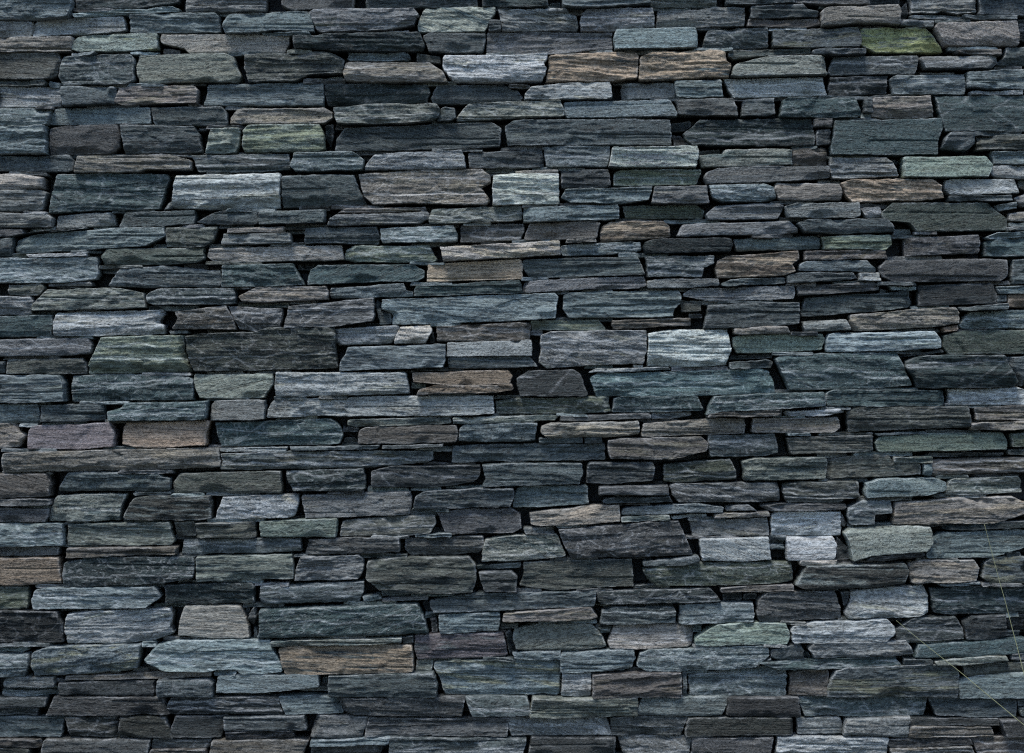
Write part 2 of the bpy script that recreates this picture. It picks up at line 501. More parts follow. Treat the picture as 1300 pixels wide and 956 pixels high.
def ground_mesh():
    # one sheet: fine near the wall, coarse to the horizon
    xs = np.unique(np.r_[-900, -300, -100, -40, -15, -6, np.linspace(-3.4, 3.4, 190), 6, 15, 40, 100, 300, 900])
    ys = np.unique(np.r_[-900, -300, -100, -40, -15, -8, -5, -3, np.linspace(-1.6, .2, 80), .6, 3, 15, 40, 100, 300, 900])
    X, Y = np.meshgrid(xs, ys)
    near = np.exp(-(np.maximum(np.abs(X) - 3, 0) ** 2)) * np.exp(-np.maximum(-Y - 1.2, 0) * 2)
    Z = (.010 * fbm(X * 2.3, Y * 2.3, 5, 3) + .004 * fbm(X * 14, Y * 14, 9, 3)) * near
    Z += .022 * np.exp(-np.maximum(-Y, 0) / .05) * (Y > -.6) * near * (.6 + .5 * fbm(X * 5, Y * 5, 15, 2))
    nx, ny = len(xs), len(ys)
    idx = np.arange(nx * ny).reshape(ny, nx)
    f = np.stack([idx[:-1, :-1], idx[:-1, 1:], idx[1:, 1:], idx[1:, :-1]], -1).reshape(-1, 4)
    me = bpy.data.meshes.new('ground')
    me.from_pydata(np.stack([X, Y, Z], -1).reshape(-1, 3).tolist(), [], f.tolist())
    me.polygons.foreach_set('use_smooth', np.ones(len(f), bool))
    me.materials.append(GROUND)
    o = bpy.data.objects.new('ground', me)
    coll.objects.link(o)
    o['kind'] = 'structure'
    return o
ground_mesh()

# ------------------------------------------------------------------ the wall
# each line: kind code (hue, lightness, marks) and the outline of the stone's face in quarter photograph pixels
STONES = """
b5 -20,-30 365,-30 372,20 350,88 300,96 -20,104
d3s 380,-30 900,-30 908,10 700,38 500,43 380,40
b6s 368,70 500,58 880,35 915,45 900,60 600,78 380,90
g5s 950,-30 1345,-30 1348,45 1340,52 940,60 945,25
g6 -20,112 160,108 162,140 150,182 -20,186
g6 185,105 400,90 625,84 640,150 600,160 160,184 165,130
b5s 655,75 1090,64 1112,85 1115,160 660,165
b5 1165,75 1540,58 1570,62 1590,100 1595,158 1380,155 1300,168 1140,166 1132,125
p5s -20,190 365,188 372,215 358,260 -20,264
m7 395,190 500,175 795,168 802,245 640,258 400,260 362,250 370,215
p6 815,175 1300,172 1470,178 1465,220 1440,262 1120,262 960,265 930,240 810,215
g4 818,242 900,240 900,270 820,270
b5 365,267 490,265 470,280 370,285
b6 660,262 800,262 780,274 665,275
o4 -20,268 290,265 305,300 280,380 240,395 -20,402
b4w 300,330 320,285 480,285 520,275 660,275 680,300 680,400 640,425 320,430 290,380
o5f 690,340 710,280 1140,270 1180,285 1220,380 1200,412 880,412 705,425
o4s -20,407 220,404 235,420 220,431 -20,434
o4s 1240,275 1680,265 1745,300 1740,370 1560,380 1500,410 1260,412 1240,350
g6 -20,440 290,435 305,460 300,535 -20,540
b4 310,440 585,442 590,525 320,535 308,480
p5s 600,445 700,435 985,438 1000,455 995,520 620,530 575,515
b5s 1050,425 1640,418 1640,530 1030,530
b5w -20,550 255,548 250,600 235,632 -20,635
b5 275,545 755,542 760,622 240,628 245,590
b4 765,545 1120,537 1150,570 1150,632 780,632
p5 1200,550 1640,545 1690,570 1690,595 1640,622 1160,625 1165,590
b5s -20,645 225,640 235,700 230,778 -20,782
g4 245,650 330,635 590,632 605,680 600,740 560,775 245,780
b4 610,635 980,640 1010,680 1020,770 630,780 618,700
o6 1070,655 1215,650 1215,720 1195,772 1045,780
n5 1230,660 1260,632 1620,630 1640,680 1650,750 1620,765 1240,770 1225,740
b4 -20,795 340,785 370,815 365,860 330,868 -20,865
p5s 400,795 860,788 970,815 970,860 740,862 700,874 375,875
b4s 970,790 1300,782 1465,780 1470,855 1300,870 1000,872
g4 1430,-30 1795,-30 1795,35 1740,42 1490,50 1425,25
b4 1855,-30 2420,-30 2425,28 1855,36
d3 2455,-30 2780,-30 2780,35 2700,40 2450,30
g5 1590,52 2100,45 2125,75 2100,125 1960,150 1630,162 1605,150 1572,65
o6 2160,40 2310,35 2515,38 2515,65 2490,100 2460,160 2130,160 2120,125 2145,70
b4 2480,105 2540,108 2540,155 2480,158
g6s 2530,50 2875,45 2890,70 2925,80 2940,130 2930,155 2550,155
d3s 1490,185 1960,170 2120,168 2140,180 2160,235 2145,258 1700,258 1490,240
b4 2150,185 2190,168 2465,172 2468,210 2450,262 2180,262 2165,225
g5s 2475,165 2800,160 3110,162 3112,245 2960,255 2800,270 2500,268 2470,265
b5 1770,265 2070,268 2080,295 2060,308 1780,305 1762,295
o3 2115,270 2230,285 2235,318 2115,310
p5 1760,318 2180,318 2250,365 2270,415 1760,412 1742,370
g7w 2250,285 2600,280 2780,270 2775,300 2755,325 2778,345 2750,405 2600,415 2300,415 2250,345
d3s 1650,425 1900,418 2170,430 2185,470 2160,522 1660,525 1645,470
b4 2220,430 2560,428 2600,450 2630,455 2655,490 2620,515 2500,520 2200,520 2190,490
o5 1695,550 1860,530 2220,530 2235,555 2230,590 2200,612 2020,628 1710,625
b4 2242,545 2310,550 2315,600 2290,612 2215,612
o5w 2380,525 2600,515 2845,508 2868,585 2840,592 2600,598 2320,612 2320,590
b4s 1750,650 2300,627 2500,624 2545,650 2540,740 2440,750 1700,765 1710,700
b3 1645,632 1688,628 1690,690 1670,740 1652,700
b5 1490,775 1790,770 1845,810 1840,860 1500,868 1470,840
g6 1900,790 2050,775 2340,765 2360,800 2362,855 1855,862 1860,835
b4 2380,775 2600,765 2755,755 2760,845 2680,850 2385,850
b5 2855,-30 3295,-30 3300,15 3120,35 2930,38 2855,30
o5 3305,-30 3645,-30 3645,25 3500,32 3305,28
b4 3685,-30 4030,-30 4035,12 3900,20 3690,20
g5 2955,75 2980,48 3310,40 3325,100 3322,132 3100,155 2955,155 2948,120
g5 3345,50 3600,40 3640,32 3780,40 3785,125 3360,138 3335,130 3338,80
b4s 3815,30 4080,20 4100,45 4150,60 4155,84 3900,88 3812,93
p4s 3805,97 4160,90 4165,125 4080,138 3900,133 3798,130
b6f 3130,155 3530,140 3545,185 3540,240 3125,250 3115,200
b4w 3600,150 3900,140 3905,235 3570,240 3585,180
t6r 2785,290 2800,280 3140,262 3235,270 3240,300 3235,395 3080,408 2775,415 2785,340
t6r 3250,290 3320,265 3600,252 3685,260 3688,310 3715,320 3700,388 3400,400 3245,405
o4 3700,265 3730,250 4120,245 4120,272 3900,278 3730,295 3705,280
o6 3730,330 3900,288 4190,288 4198,380 4000,382 3740,388 3712,385
g6 2700,440 2900,420 3100,415 3108,490 3080,498 2660,502 2675,465
g5 3160,420 3420,415 3428,490 3300,495 3165,498
b5 3432,410 3660,405 3675,490 3500,495 3440,490 3425,420
g7 3675,400 3900,395 4180,390 4200,480 4000,485 3900,488 3730,490 3700,450
b5f 2865,515 3400,505 3440,570 3440,585 3100,590 2875,592 2865,560
g4 3432,510 3720,500 3740,550 3740,590 3450,580
b4 3775,505 3930,500 3935,580 3900,588 3770,588
b4s 2565,645 2610,612 2900,607 3400,610 3408,650 3408,735 3100,735 2580,738
b3 3412,625 3510,602 3520,630 3480,655 3412,662
d3s 3470,680 3560,610 3900,602 4120,602 4145,690 4140,735 3900,738 3520,735 3480,700
g3 3420,682 3468,685 3510,738 3430,742
b5w 2765,745 3095,740 3095,790 3080,845 2780,848 2765,790
g7l 3110,755 3540,745 3545,780 3535,848 3090,848
o5 3550,790 3670,780 3680,760 3900,757 4025,760 4025,835 3560,848
g4 4040,-30 4425,-30 4425,15 4200,20 4040,10
b3 4435,-30 4590,-30 4580,25 4435,25
g5r 4625,-30 4955,-30 4960,60 4850,68 4790,52 4740,66 4635,62
b3 4590,40 4618,0 4628,60 4618,85 4590,80
b4 4970,-30 5230,-30 5230,75 4980,70
b4 4630,77 4800,74 4940,85 4880,98 4750,95 4640,92
b4 4890,82 5160,80 5160,98 4900,98
p5 4170,60 4200,42 4560,28 4575,60 4570,122 4380,115 4170,132
b4 4580,97 4745,102 4748,135 4580,126
b4o 3925,155 4360,140 4380,200 4370,235 4100,240 3930,235
m6 4380,140 4700,132 4750,180 4800,255 4460,262 4370,215
p7f 4760,120 5160,110 5180,180 5175,228 4800,228 4750,140
b3 5175,90 5230,85 5230,200 5190,190
b4 4125,257 4190,247 4390,250 4390,275 4130,275
b6 4820,234 5080,238 5080,249 4830,246
p4 4860,257 5080,255 5085,280 4980,278 4865,268
b4 4240,285 4665,280 4668,310 4650,370 4220,378 4210,355
g5 4680,290 5060,282 5070,320 5040,345 4700,345 4675,310
b4 5115,240 5230,235 5230,325 5065,330 5070,310 5100,295
b4 4690,362 4860,364 4860,375 4690,375
b3w 4220,390 4510,385 4512,470 4230,485 4210,480
b5w 4520,400 4560,380 4900,378 4910,430 4905,475 4540,475
b5s 4910,365 5230,350 5230,455 4920,442
g6 4930,462 5190,460 5190,480 4935,478
d4w 3975,510 4000,498 4340,498 4375,580 4350,595 4050,595 3960,590
b4 4390,500 4428,498 4430,570 4390,570
p5 4440,495 4730,485 4735,545 4745,590 4500,598 4430,590
d4f 4750,487 5230,484 5230,665 4805,662 4770,560
g4 4135,605 4222,605 4222,645 4135,640
g4 4150,662 4220,655 4220,730 4150,735
d4f 4245,615 4780,600 4790,650 4770,700 4765,780 4220,785 4225,720
b4 4800,700 4830,672 4950,675 4940,730 4910,765 4780,750
o4s 4970,690 5230,682 5230,760 5020,755 4960,760
p4 4030,755 4205,745 4208,835 4030,838
b5 5040,770 5230,768 5230,835 5050,830
p6 -20,882 110,885 215,900 215,955 -20,960
g5s -20,965 180,963 235,975 215,1060 190,1072 -20,1072
d4w 280,885 600,880 845,885 855,910 800,1060 560,1065 400,1070 245,1080 260,970
g8s 895,892 1420,880 1422,920 1415,1052 1300,1058 1000,1060 870,1048 880,970
b4 820,1065 870,1000 870,1055
g5 -20,1078 240,1088 268,1110 262,1150 -20,1152
g6 285,1092 560,1075 575,1140 400,1150 275,1155
b4 630,1080 985,1068 990,1100 985,1135 830,1145 600,1150
b4 1075,1085 1140,1070 1305,1070 1308,1130 1280,1140 1060,1138 1000,1125
g4 -20,1162 110,1165 120,1185 60,1198 -20,1200
b4 145,1182 430,1153 440,1160 300,1175
b4 -20,1212 65,1208 60,1250 50,1300 -20,1300
b5s 80,1215 180,1188 600,1158 830,1152 840,1200 740,1250 520,1262 100,1285 70,1270
g6 130,1290 440,1282 440,1300 150,1305
o4 840,1156 1105,1150 1080,1220 1040,1250 960,1255 845,1250
p5s 1155,1160 1445,1150 1440,1178 1300,1178 1150,1180
g5s 1135,1188 1475,1184 1480,1230 1300,1238 1125,1240
n4f 510,1300 540,1265 1030,1258 1040,1315 1000,1330 820,1345 520,1342
p6 1060,1262 1300,1255 1730,1246 1742,1315 1640,1322 1500,1320 1300,1328 1080,1325 1050,1300
b5w -20,1312 490,1308 500,1390 480,1418 320,1432 -20,1436
b4 610,1365 830,1350 1115,1375 1125,1440 1110,1455 650,1458 550,1452
d4 1130,1348 1480,1340 1545,1445 1300,1455 1130,1455
o4 40,1448 200,1440 225,1465 190,1500 40,1495
b3 230,1450 450,1448 450,1458 300,1460
g5 -20,1505 150,1508 160,1535 150,1595 -20,1597
o5w 240,1472 600,1464 730,1490 742,1560 600,1568 160,1576 165,1545
b4w 745,1500 800,1468 1190,1465 1200,1540 1140,1545 790,1548 750,1535
p5s 1210,1505 1300,1460 1650,1455 1668,1480 1665,1520 1300,1535 1230,1530
d4 -20,1608 265,1600 270,1650 255,1705 -20,1712
g6w 285,1590 820,1575 830,1600 800,1640 830,1650 830,1695 500,1705 275,1705 272,1650
p4w 890,1585 1150,1552 1190,1630 1200,1672 880,1668 905,1620
g4w 1160,1557 1430,1570 1435,1600 1425,1678 1320,1685 1218,1672
b4 1430,895 1700,885 1800,890 1820,960 1865,1040 1700,1040 1430,1050 1430,980
p5w 1820,885 2140,865 2450,860 2490,895 2490,930 2445,955 2490,1015 2470,1040 2100,1030 1890,1035 1845,995
g6l 2505,895 2600,885 2835,882 2840,1035 2505,1040
b4 1315,1075 1650,1068 1645,1130 1315,1138
p5s 1740,1058 2160,1052 2162,1068 1940,1078 1720,1078 1700,1085
g5 1710,1090 1940,1084 2135,1076 2140,1062 2175,1075 2180,1110 2130,1132 1660,1145 1675,1110
o5w 2195,1062 2645,1045 2652,1110 2600,1120 2180,1135 2175,1110
b4 1550,1160 1910,1150 1925,1200 1920,1235 1620,1232 1545,1235
b5w 1930,1160 2300,1145 2322,1190 2320,1225 2180,1228 1940,1232
g4w 2340,1145 2600,1135 2660,1135 2662,1170 2640,1215 2338,1230
n5w 1755,1270 1790,1250 2180,1248 2220,1315 2200,1328 1800,1328 1745,1315
p7 2235,1255 2840,1225 2848,1295 2600,1308 2250,1325
d4 1580,1370 1610,1348 2100,1345 2155,1375 2150,1410 2100,1430 1940,1428 1560,1445 1565,1400
t7 2170,1345 2550,1320 2645,1315 2655,1360 2650,1415 2390,1422 2170,1432
b5 1680,1465 2050,1438 2060,1475 2095,1480 2095,1502 2040,1505 1680,1515 1675,1490
d4s 2110,1455 2640,1422 2652,1485 2600,1490 2105,1502
g4w 1470,1555 1895,1515 1900,1600 1890,1630 1700,1658 1445,1666 1460,1600
b4 1905,1528 1930,1525 1930,1575 1980,1590 1985,1640 1930,1650 1910,1580
b6s 1940,1522 2815,1490 2832,1510 2820,1615 2600,1630 1990,1648 1990,1590 1940,1570
p5 2620,868 2835,860 2835,876 2620,880
b3 2850,865 3090,860 3100,940 3080,950 2850,955
n5l 3120,880 3160,862 3560,862 3560,880 3535,935 3300,940 3115,942
b5s 2870,962 3312,950 3295,1015 3160,1032 2900,1028 2850,1005
g5 3325,950 3585,945 3600,1030 3310,1032
b5s 2660,1055 3140,1040 3142,1108 3080,1115 2800,1122 2660,1125
n4l 3165,1045 3540,1038 3578,1065 3570,1105 3300,1108 3180,1110
p5 2690,1135 3000,1122 3050,1135 3035,1200 3020,1212 2660,1216 2670,1185
p4 2875,1216 3020,1212 3030,1228 2875,1232
t4l 3060,1145 3100,1125 3370,1122 3400,1150 3405,1200 3240,1215 3050,1225 3050,1180
b5w 2850,1250 2920,1238 3255,1228 3260,1270 3100,1290 2860,1298 2845,1275
d2f 3280,1230 3320,1215 3710,1212 3720,1240 3705,1278 3500,1282 3280,1285 3270,1250
b4s 2655,1320 2900,1310 3240,1305 3260,1345 3280,1395 3000,1400 2690,1410 2675,1385 2650,1350
b4w 3280,1305 3620,1300 3620,1340 3570,1360 3565,1405 3290,1405
g5 2670,1425 3270,1405 3280,1450 3240,1465 2900,1472 2655,1485 2660,1440
g5 3290,1425 3360,1415 3645,1418 3648,1450 3470,1460 3290,1460
b5s 2865,1500 2900,1485 3445,1475 3460,1500 3455,1540 3425,1570 3420,1608 2890,1612 2860,1570
g5 3585,880 3640,860 3900,845 4208,844 4215,900 3900,925 3590,935 3575,900
b5w 3600,945 3890,935 3930,950 3942,1005 3900,1022 3670,1025 3620,1005
g5 3640,1045 3960,1032 3980,1045 3975,1075 3950,1108 3900,1112 3600,1115 3585,1085
g5f 3470,1140 4010,1122 4055,1160 4055,1180 3940,1190 3750,1190 3480,1200 3440,1195
b5 3730,1215 4160,1195 4175,1210 4178,1260 4000,1265 3740,1272
t4l 3645,1325 3700,1300 4055,1278 4055,1320 4020,1345 4040,1380 3980,1398 3640,1408 3630,1360
b4 3660,1440 3710,1418 3985,1412 3990,1440 3670,1452
g5 3475,1490 3520,1465 3900,1455 4040,1452 4030,1515 3900,1522 3600,1528 3470,1505
b4s 3600,1550 3900,1538 4060,1540 4055,1645 3900,1660 3575,1665
o4 3460,1545 3560,1545 3565,1580 3470,1585
g3 3505,1592 3565,1595 3570,1612 3510,1612
n5l 2695,1630 3040,1625 3080,1670 3060,1678 2700,1675
p4s 3110,1628 3505,1615 3508,1650 3300,1662 3115,1668
g5r 4218,800 4500,800 4540,830 4565,890 4300,905 4230,900 4220,860
n6f 4590,800 5000,795 5040,840 5015,895 4840,898 4590,898
g6 5050,840 5230,838 5230,905 5060,898 5025,875
p5 3945,930 4265,935 4272,1015 4080,1018 3960,1015 3930,965
t6r 4275,930 4330,912 4730,912 4775,940 4788,1005 4680,1015 4330,1022 4300,990
g6 4805,920 4860,908 5150,912 5180,980 4830,988 4795,965
b4 4820,995 5140,992 5145,1018 4820,1018
o4 5185,915 5230,912 5230,970 5180,950
g5 5155,1005 5230,980 5230,1045 5190,1045
b5w 5065,1040 5160,1028 5165,1058 5075,1068
g5 3985,1050 4040,1035 4360,1030 4365,1095 4330,1105 4000,1105
g5w 4370,1055 4475,1050 4480,1100 4400,1105
n4f 4480,1080 4540,1032 5020,1030 5050,1060 5120,1110 5120,1165 4950,1170 4660,1175 4620,1130 4490,1120
b4 4050,1135 4100,1118 4500,1112 4540,1150 4540,1175 4300,1185 4090,1180
g4 4650,1178 4760,1176 4760,1188 4650,1190
p5 5130,1085 5230,1070 5230,1122 5125,1120
b5 5125,1132 5230,1130 5230,1148 5125,1145
g5 5120,1155 5230,1152 5230,1168 5120,1170
b5 5010,1202 5070,1180 5230,1178 5230,1200 5030,1212
n5s 4180,1200 4520,1192 4530,1240 4500,1265 4185,1262
g4s 4600,1210 4975,1192 4980,1230 4975,1285 4760,1290 4605,1300
d4 5005,1230 5040,1212 5230,1205 5230,1300 5015,1298
p4s 4090,1275 4500,1270 4508,1310 4300,1315 4085,1318
b5 4060,1345 4100,1328 4400,1322 4445,1360 4445,1378 4060,1375
b4s 3995,1400 4060,1385 4330,1386 4350,1415 4200,1428 3995,1435
g6 4365,1390 4470,1385 4475,1425 4365,1425
g4f 4465,1360 4500,1325 4900,1318 5120,1318 5115,1400 5080,1425 4540,1432 4480,1405
b4 5145,1320 5230,1315 5230,1440 5140,1440
g4s 4055,1450 4440,1435 4472,1455 4465,1475 4200,1492 4055,1500
b6 4520,1455 4655,1455 4655,1470 4540,1472
b3f 4670,1450 5040,1440 5065,1500 5060,1540 4670,1552
b5 5065,1460 5230,1452 5230,1490 5080,1492
b4 5065,1502 5115,1502 5115,1535 5070,1538
t5 5120,1502 5230,1495 5230,1560 5120,1560
b4 4085,1540 4100,1512 4625,1480 4635,1545 4620,1562 4200,1600 4075,1605 4080,1570
b4 4870,1560 5110,1542 5110,1570 4880,1575
p5s 4320,1600 4700,1568 4860,1562 4875,1590 4870,1640 4790,1655 4340,1680 4325,1650
b5w 4910,1610 4940,1585 5230,1575 5230,1665 4900,1668 4880,1650
g5 4080,1635 4300,1625 4320,1675 4090,1685 4080,1660
b4 855,1682 950,1678 955,1692 860,1694
g5 -20,1725 440,1718 465,1750 455,1795 300,1805 -20,1807
d2 475,1715 505,1712 500,1755 475,1765
n5l 515,1715 740,1705 930,1706 934,1790 968,1886 880,1890 600,1895 445,1898 450,1840 480,1785
o4rw 945,1710 1000,1698 1300,1685 1380,1665 1700,1665 1710,1865 1670,1870 1300,1880 985,1885 960,1820
o4 35,1828 410,1822 435,1855 435,1898 30,1898
b4 -20,1838 15,1840 22,1892 -20,1895
b5s -20,1908 300,1905 325,1945 330,2035 150,2045 -20,2045
d4w 360,1912 500,1905 880,1905 940,1910 980,1930 980,2030 700,2032 360,2040
o6f 985,1905 1300,1898 1385,1900 1390,1950 1340,2020 1010,2020 990,1970
b5 -20,2058 190,2056 198,2100 195,2148 -20,2150
b4s 205,2060 520,2050 525,2135 300,2145 205,2140
d4w 540,2090 620,2068 630,2050 1060,2040 1050,2120 1045,2130 700,2135 545,2135
g5 1070,2060 1090,2038 1300,2032 1348,2035 1345,2125 1300,2132 1070,2135
p5 -20,2152 70,2155 100,2200 130,2210 90,2270 -20,2280
u5f 155,2165 560,2150 580,2210 575,2270 380,2280 140,2280 140,2210
t6f 640,2150 1060,2138 1045,2200 1050,2260 820,2272 690,2272 620,2255 628,2180
d4w 1090,2148 1680,2130 1720,2160 1740,2210 1720,2255 1580,2258 1120,2265 1100,2200
p5s 30,2300 580,2285 1110,2275 1115,2370 1000,2378 560,2390 20,2395 15,2340
g6 1115,2278 1455,2272 1450,2292 1300,2295 1120,2292
b4o 1120,2305 1300,2298 1900,2290 2195,2292 2200,2335 2160,2350 1900,2372 1300,2385 1115,2385 1130,2340
p4 -20,2408 240,2406 258,2460 250,2520 -20,2526
b4 345,2400 800,2400 820,2425 865,2430 860,2475 855,2490 290,2495 310,2450
o4 910,2408 1420,2395 1432,2450 1430,2505 1100,2505 880,2505 878,2450
g6 1700,1672 2020,1655 2032,1675 2000,1725 1980,1745 1720,1752 1698,1730
p7 2035,1660 2180,1652 2195,1680 2160,1740 2005,1743 2010,1715
b3 2165,1740 2195,1690 2205,1740
p4w 2215,1660 2600,1640 2690,1640 2695,1670 2685,1730 2220,1732
b5s 1770,1765 2260,1750 2262,1830 2250,1865 1900,1875 1725,1882 1730,1840 1760,1795
g6 2272,1740 2600,1730 2695,1728 2700,1805 2270,1808
b4s 2275,1815 2680,1810 2730,1860 2600,1868 2280,1868
g7ws 1400,1892 2060,1892 2075,1950 2075,1998 1900,2002 1760,2005 1400,2015 1395,1950
t5 2095,1895 2580,1880 2600,1910 2590,1945 2450,1955 2300,1955 2100,1940
t4 2130,1975 2200,1960 2480,1958 2600,1952 2610,1980 2480,1995 2120,2002
g6s 1390,2030 1900,2015 2505,2012 2510,2100 2400,2108 2000,2112 1600,2112 1350,2118 1360,2070
n4w 2515,2040 2600,2025 3090,2015 3105,2090 3000,2098 2600,2100 2520,2100
o5 1765,2135 2140,2122 2285,2122 2290,2150 2140,2158 1800,2168 1765,2160
p4 1825,2185 1860,2170 2315,2162 2322,2200 2315,2245 2000,2252 1820,2250 1820,2210
o5 2300,2120 2600,2112 2820,2108 2838,2115 2820,2135 2600,2145 2300,2152
b5 2335,2175 2360,2158 2620,2150 2730,2152 2725,2180 2715,2240 2600,2245 2330,2240
b4 1470,2272 1930,2262 1920,2280 1480,2288
b4 1940,2265 2255,2256 2250,2268 2000,2280 1940,2280
b4s 2300,2268 2600,2260 3070,2255 3075,2335 2600,2345 2295,2350
d3w 1450,2395 1840,2382 1855,2430 1855,2480 1830,2492 1490,2495 1460,2430
b3s 1885,2395 2000,2370 2435,2365 2438,2420 2400,2450 2240,2472 2040,2475 1885,2475
b4 2450,2365 2600,2355 2955,2355 2962,2400 2940,2455 2500,2468 2445,2465 2465,2430
g5w 2750,1700 2800,1685 3280,1678 3285,1780 3265,1845 3000,1855 2780,1868 2740,1840
g9s 3295,1695 3430,1675 3695,1675 3718,1770 3690,1855 3500,1862 3290,1860
p5s 3725,1670 3900,1658 3995,1660 4015,1692 3900,1696 3730,1695
n6f 3725,1715 3800,1700 4180,1698 4195,1720 4180,1775 3900,1790 3750,1792 3730,1760
b3 3720,1805 3930,1800 3930,1820 3710,1825
b4 3705,1840 3900,1830 3928,1840 3920,1868 3705,1870
g6 2990,1888 3040,1872 3400,1868 3405,1880 3000,1892
g6 3215,1858 3265,1855 3265,1866 3220,1867
b3 2625,1920 2690,1885 2910,1880 2950,1900 2985,2000 2970,2012 2640,2010 2630,1960
d5w 2995,1920 3030,1898 3360,1890 3870,1875 3910,1890 3935,1950 3940,1995 3600,2008 3030,2012 3010,1960
d4w 3120,2025 3160,2015 3540,2015 3575,2080 3560,2088 3200,2095 3110,2090
d4w 3620,2015 3900,2002 4185,1992 4190,2060 3900,2082 3650,2090 3585,2105 3600,2060
p4s 3600,2100 3900,2085 3970,2082 3970,2110 3900,2115 3590,2117
g4 2850,2112 3300,2102 3305,2125 3000,2135 2845,2138
b4 3312,2098 3510,2092 3515,2112 3440,2122 3312,2128
p5 2750,2165 2800,2148 3240,2140 3248,2180 3240,2205 3100,2218 2780,2220 2745,2200
p5s 3265,2150 3690,2125 3780,2128 3780,2200 3600,2208 3260,2215
p5s 3825,2128 4260,2120 4272,2170 4240,2195 3900,2198 3820,2195
b4 2740,2225 2960,2222 2962,2250 2740,2252
b4 2970,2222 3055,2220 3060,2248 2970,2250
p4 3085,2240 3160,2226 3560,2220 3598,2250 3590,2290 3500,2310 3400,2332 3100,2328 3085,2290
b4w 3600,2215 3900,2208 3940,2205 3958,2300 3900,2315 3750,2318 3610,2320 3600,2280
b3s 2985,2370 3000,2350 3315,2350 3325,2380 3315,2440 3080,2458 2980,2450
n3s 3375,2360 3710,2335 3740,2390 3742,2435 3450,2450 3375,2445
o5 3770,2345 3830,2330 4190,2325 4200,2360 4190,2430 4000,2435 3780,2438 3780,2390
t5 4795,1662 4870,1652 4870,1678 4800,1684
b6s 4210,1700 4240,1692 4750,1682 4782,1730 4780,1765 4540,1780 4200,1785 4200,1740
n4f 4800,1705 4880,1682 5230,1675 5230,1795 4830,1798 4795,1760
d4w 3940,1825 3980,1805 4300,1792 4555,1790 4590,1860 4635,1955 4500,1968 4200,1978 4010,1980 3980,1910
b3 4570,1805 4795,1780 4805,1792 4650,1805 4580,1812
d3s 4600,1840 4670,1808 5090,1806 5115,1850 5162,1935 5140,1965 4900,1970 4660,1970 4645,1920 4600,1870
b4 5120,1815 5230,1808 5230,1955 5180,1958 5165,1910
d4s 4195,2000 4230,1982 4790,1982 4805,2040 4800,2058 4500,2065 4200,2062 4192,2030
g7ws 4820,1980 5170,1970 5230,1990 5230,2055 4820,2055
g6ws 3985,2090 4290,2075 4290,2095 4200,2110 3995,2112
o4s 4305,2090 4330,2072 4910,2065 4925,2130 4925,2168 4600,2180 4310,2195 4310,2160
p5s 4950,2070 5230,2060 5230,2135 4960,2130
p5s 4930,2150 5230,2138 5230,2180 4930,2182
b5 4000,2205 4110,2202 4115,2212 4000,2214
o4s 4000,2225 4430,2210 4435,2290 4250,2300 4020,2305 4015,2260
b4 4440,2202 4700,2192 4715,2202 4460,2212
n5f 4445,2250 4470,2220 4730,2202 5090,2198 5115,2240 5110,2280 4800,2288 4460,2295
n4 5130,2205 5230,2198 5230,2270 5140,2265
o4 5125,2290 5230,2280 5230,2310 5130,2310
b3 4710,2315 4740,2305 5120,2305 5100,2320 4720,2322
o4s 4210,2335 4380,2312 4520,2312 4535,2345 4675,2355 4678,2410 4400,2425 4205,2430
b5 4690,2360 4730,2358 4730,2415 4690,2410
p4w 4740,2338 5230,2325 5230,2400 5020,2405 4740,2418 4735,2370
g4 -20,2535 160,2532 262,2540 262,2565 100,2566 -20,2565
o4 670,2505 860,2503 860,2515 680,2518
g4 -20,2582 245,2585 240,2630 225,2650 -20,2652
o5 280,2525 420,2512 638,2512 610,2580 605,2645 240,2648 250,2600
k5l 680,2530 780,2520 1065,2522 1075,2630 1000,2642 640,2638 625,2625
g6w 1130,2528 1300,2518 1510,2515 1515,2545 1490,2622 1440,2630 1300,2635 1095,2635 1100,2600
b5 -20,2662 318,2660 322,2770 150,2774 -20,2774
g5 -20,2782 290,2780 285,2820 -20,2826
o5s 340,2665 860,2655 868,2710 880,2745 860,2770 335,2770
o4 875,2658 980,2655 990,2725 890,2728
p4s 340,2785 895,2780 895,2815 600,2822 340,2830
o4s 990,2660 1290,2650 1298,2728 1000,2732 1000,2705
b4 925,2745 1300,2738 1525,2738 1528,2800 1300,2810 920,2815
t5f -20,2838 295,2835 310,2960 100,2975 -20,2972
d3w 325,2860 440,2832 980,2828 990,2870 980,2935 830,2960 500,2975 325,2982 320,2920
o5s 1000,2830 1300,2822 1485,2818 1490,2938 1300,2945 1000,2950 995,2890
n4l -20,2982 130,2985 140,3050 135,3090 -20,3095
b5w 175,3000 240,2985 790,2980 815,3035 740,3082 500,3090 165,3092 155,3050
d3s 835,2975 1270,2962 1290,2980 1290,3060 1040,3068 840,3065
b2s -20,3102 290,3105 315,3160 320,3258 150,3265 -20,3260
g6s 340,3120 500,3102 860,3095 870,3130 860,3190 880,3220 770,3255 640,3268 340,3270 328,3190
p6 940,3080 1220,3080 1260,3180 1265,3240 1100,3245 900,3230 910,3160
b3 1235,3095 1265,3085 1245,3140
g4 1265,3120 1290,3085 1300,3140 1280,3185 1255,3160
g5 1525,2520 2080,2500 2090,2545 2078,2615 1800,2625 1550,2632 1540,2580
b4s 2110,2520 2160,2495 2430,2482 2610,2480 2612,2520 2590,2570 2400,2578 2105,2582 2100,2550
n5f 1322,2650 1710,2635 1705,2725 1500,2728 1325,2725
o4w 1740,2645 2060,2622 2210,2622 2212,2660 2180,2710 2040,2720 1725,2722 1725,2700
g4 2220,2600 2380,2588 2600,2585 2645,2615 2650,2680 2600,2705 2260,2715 2240,2650
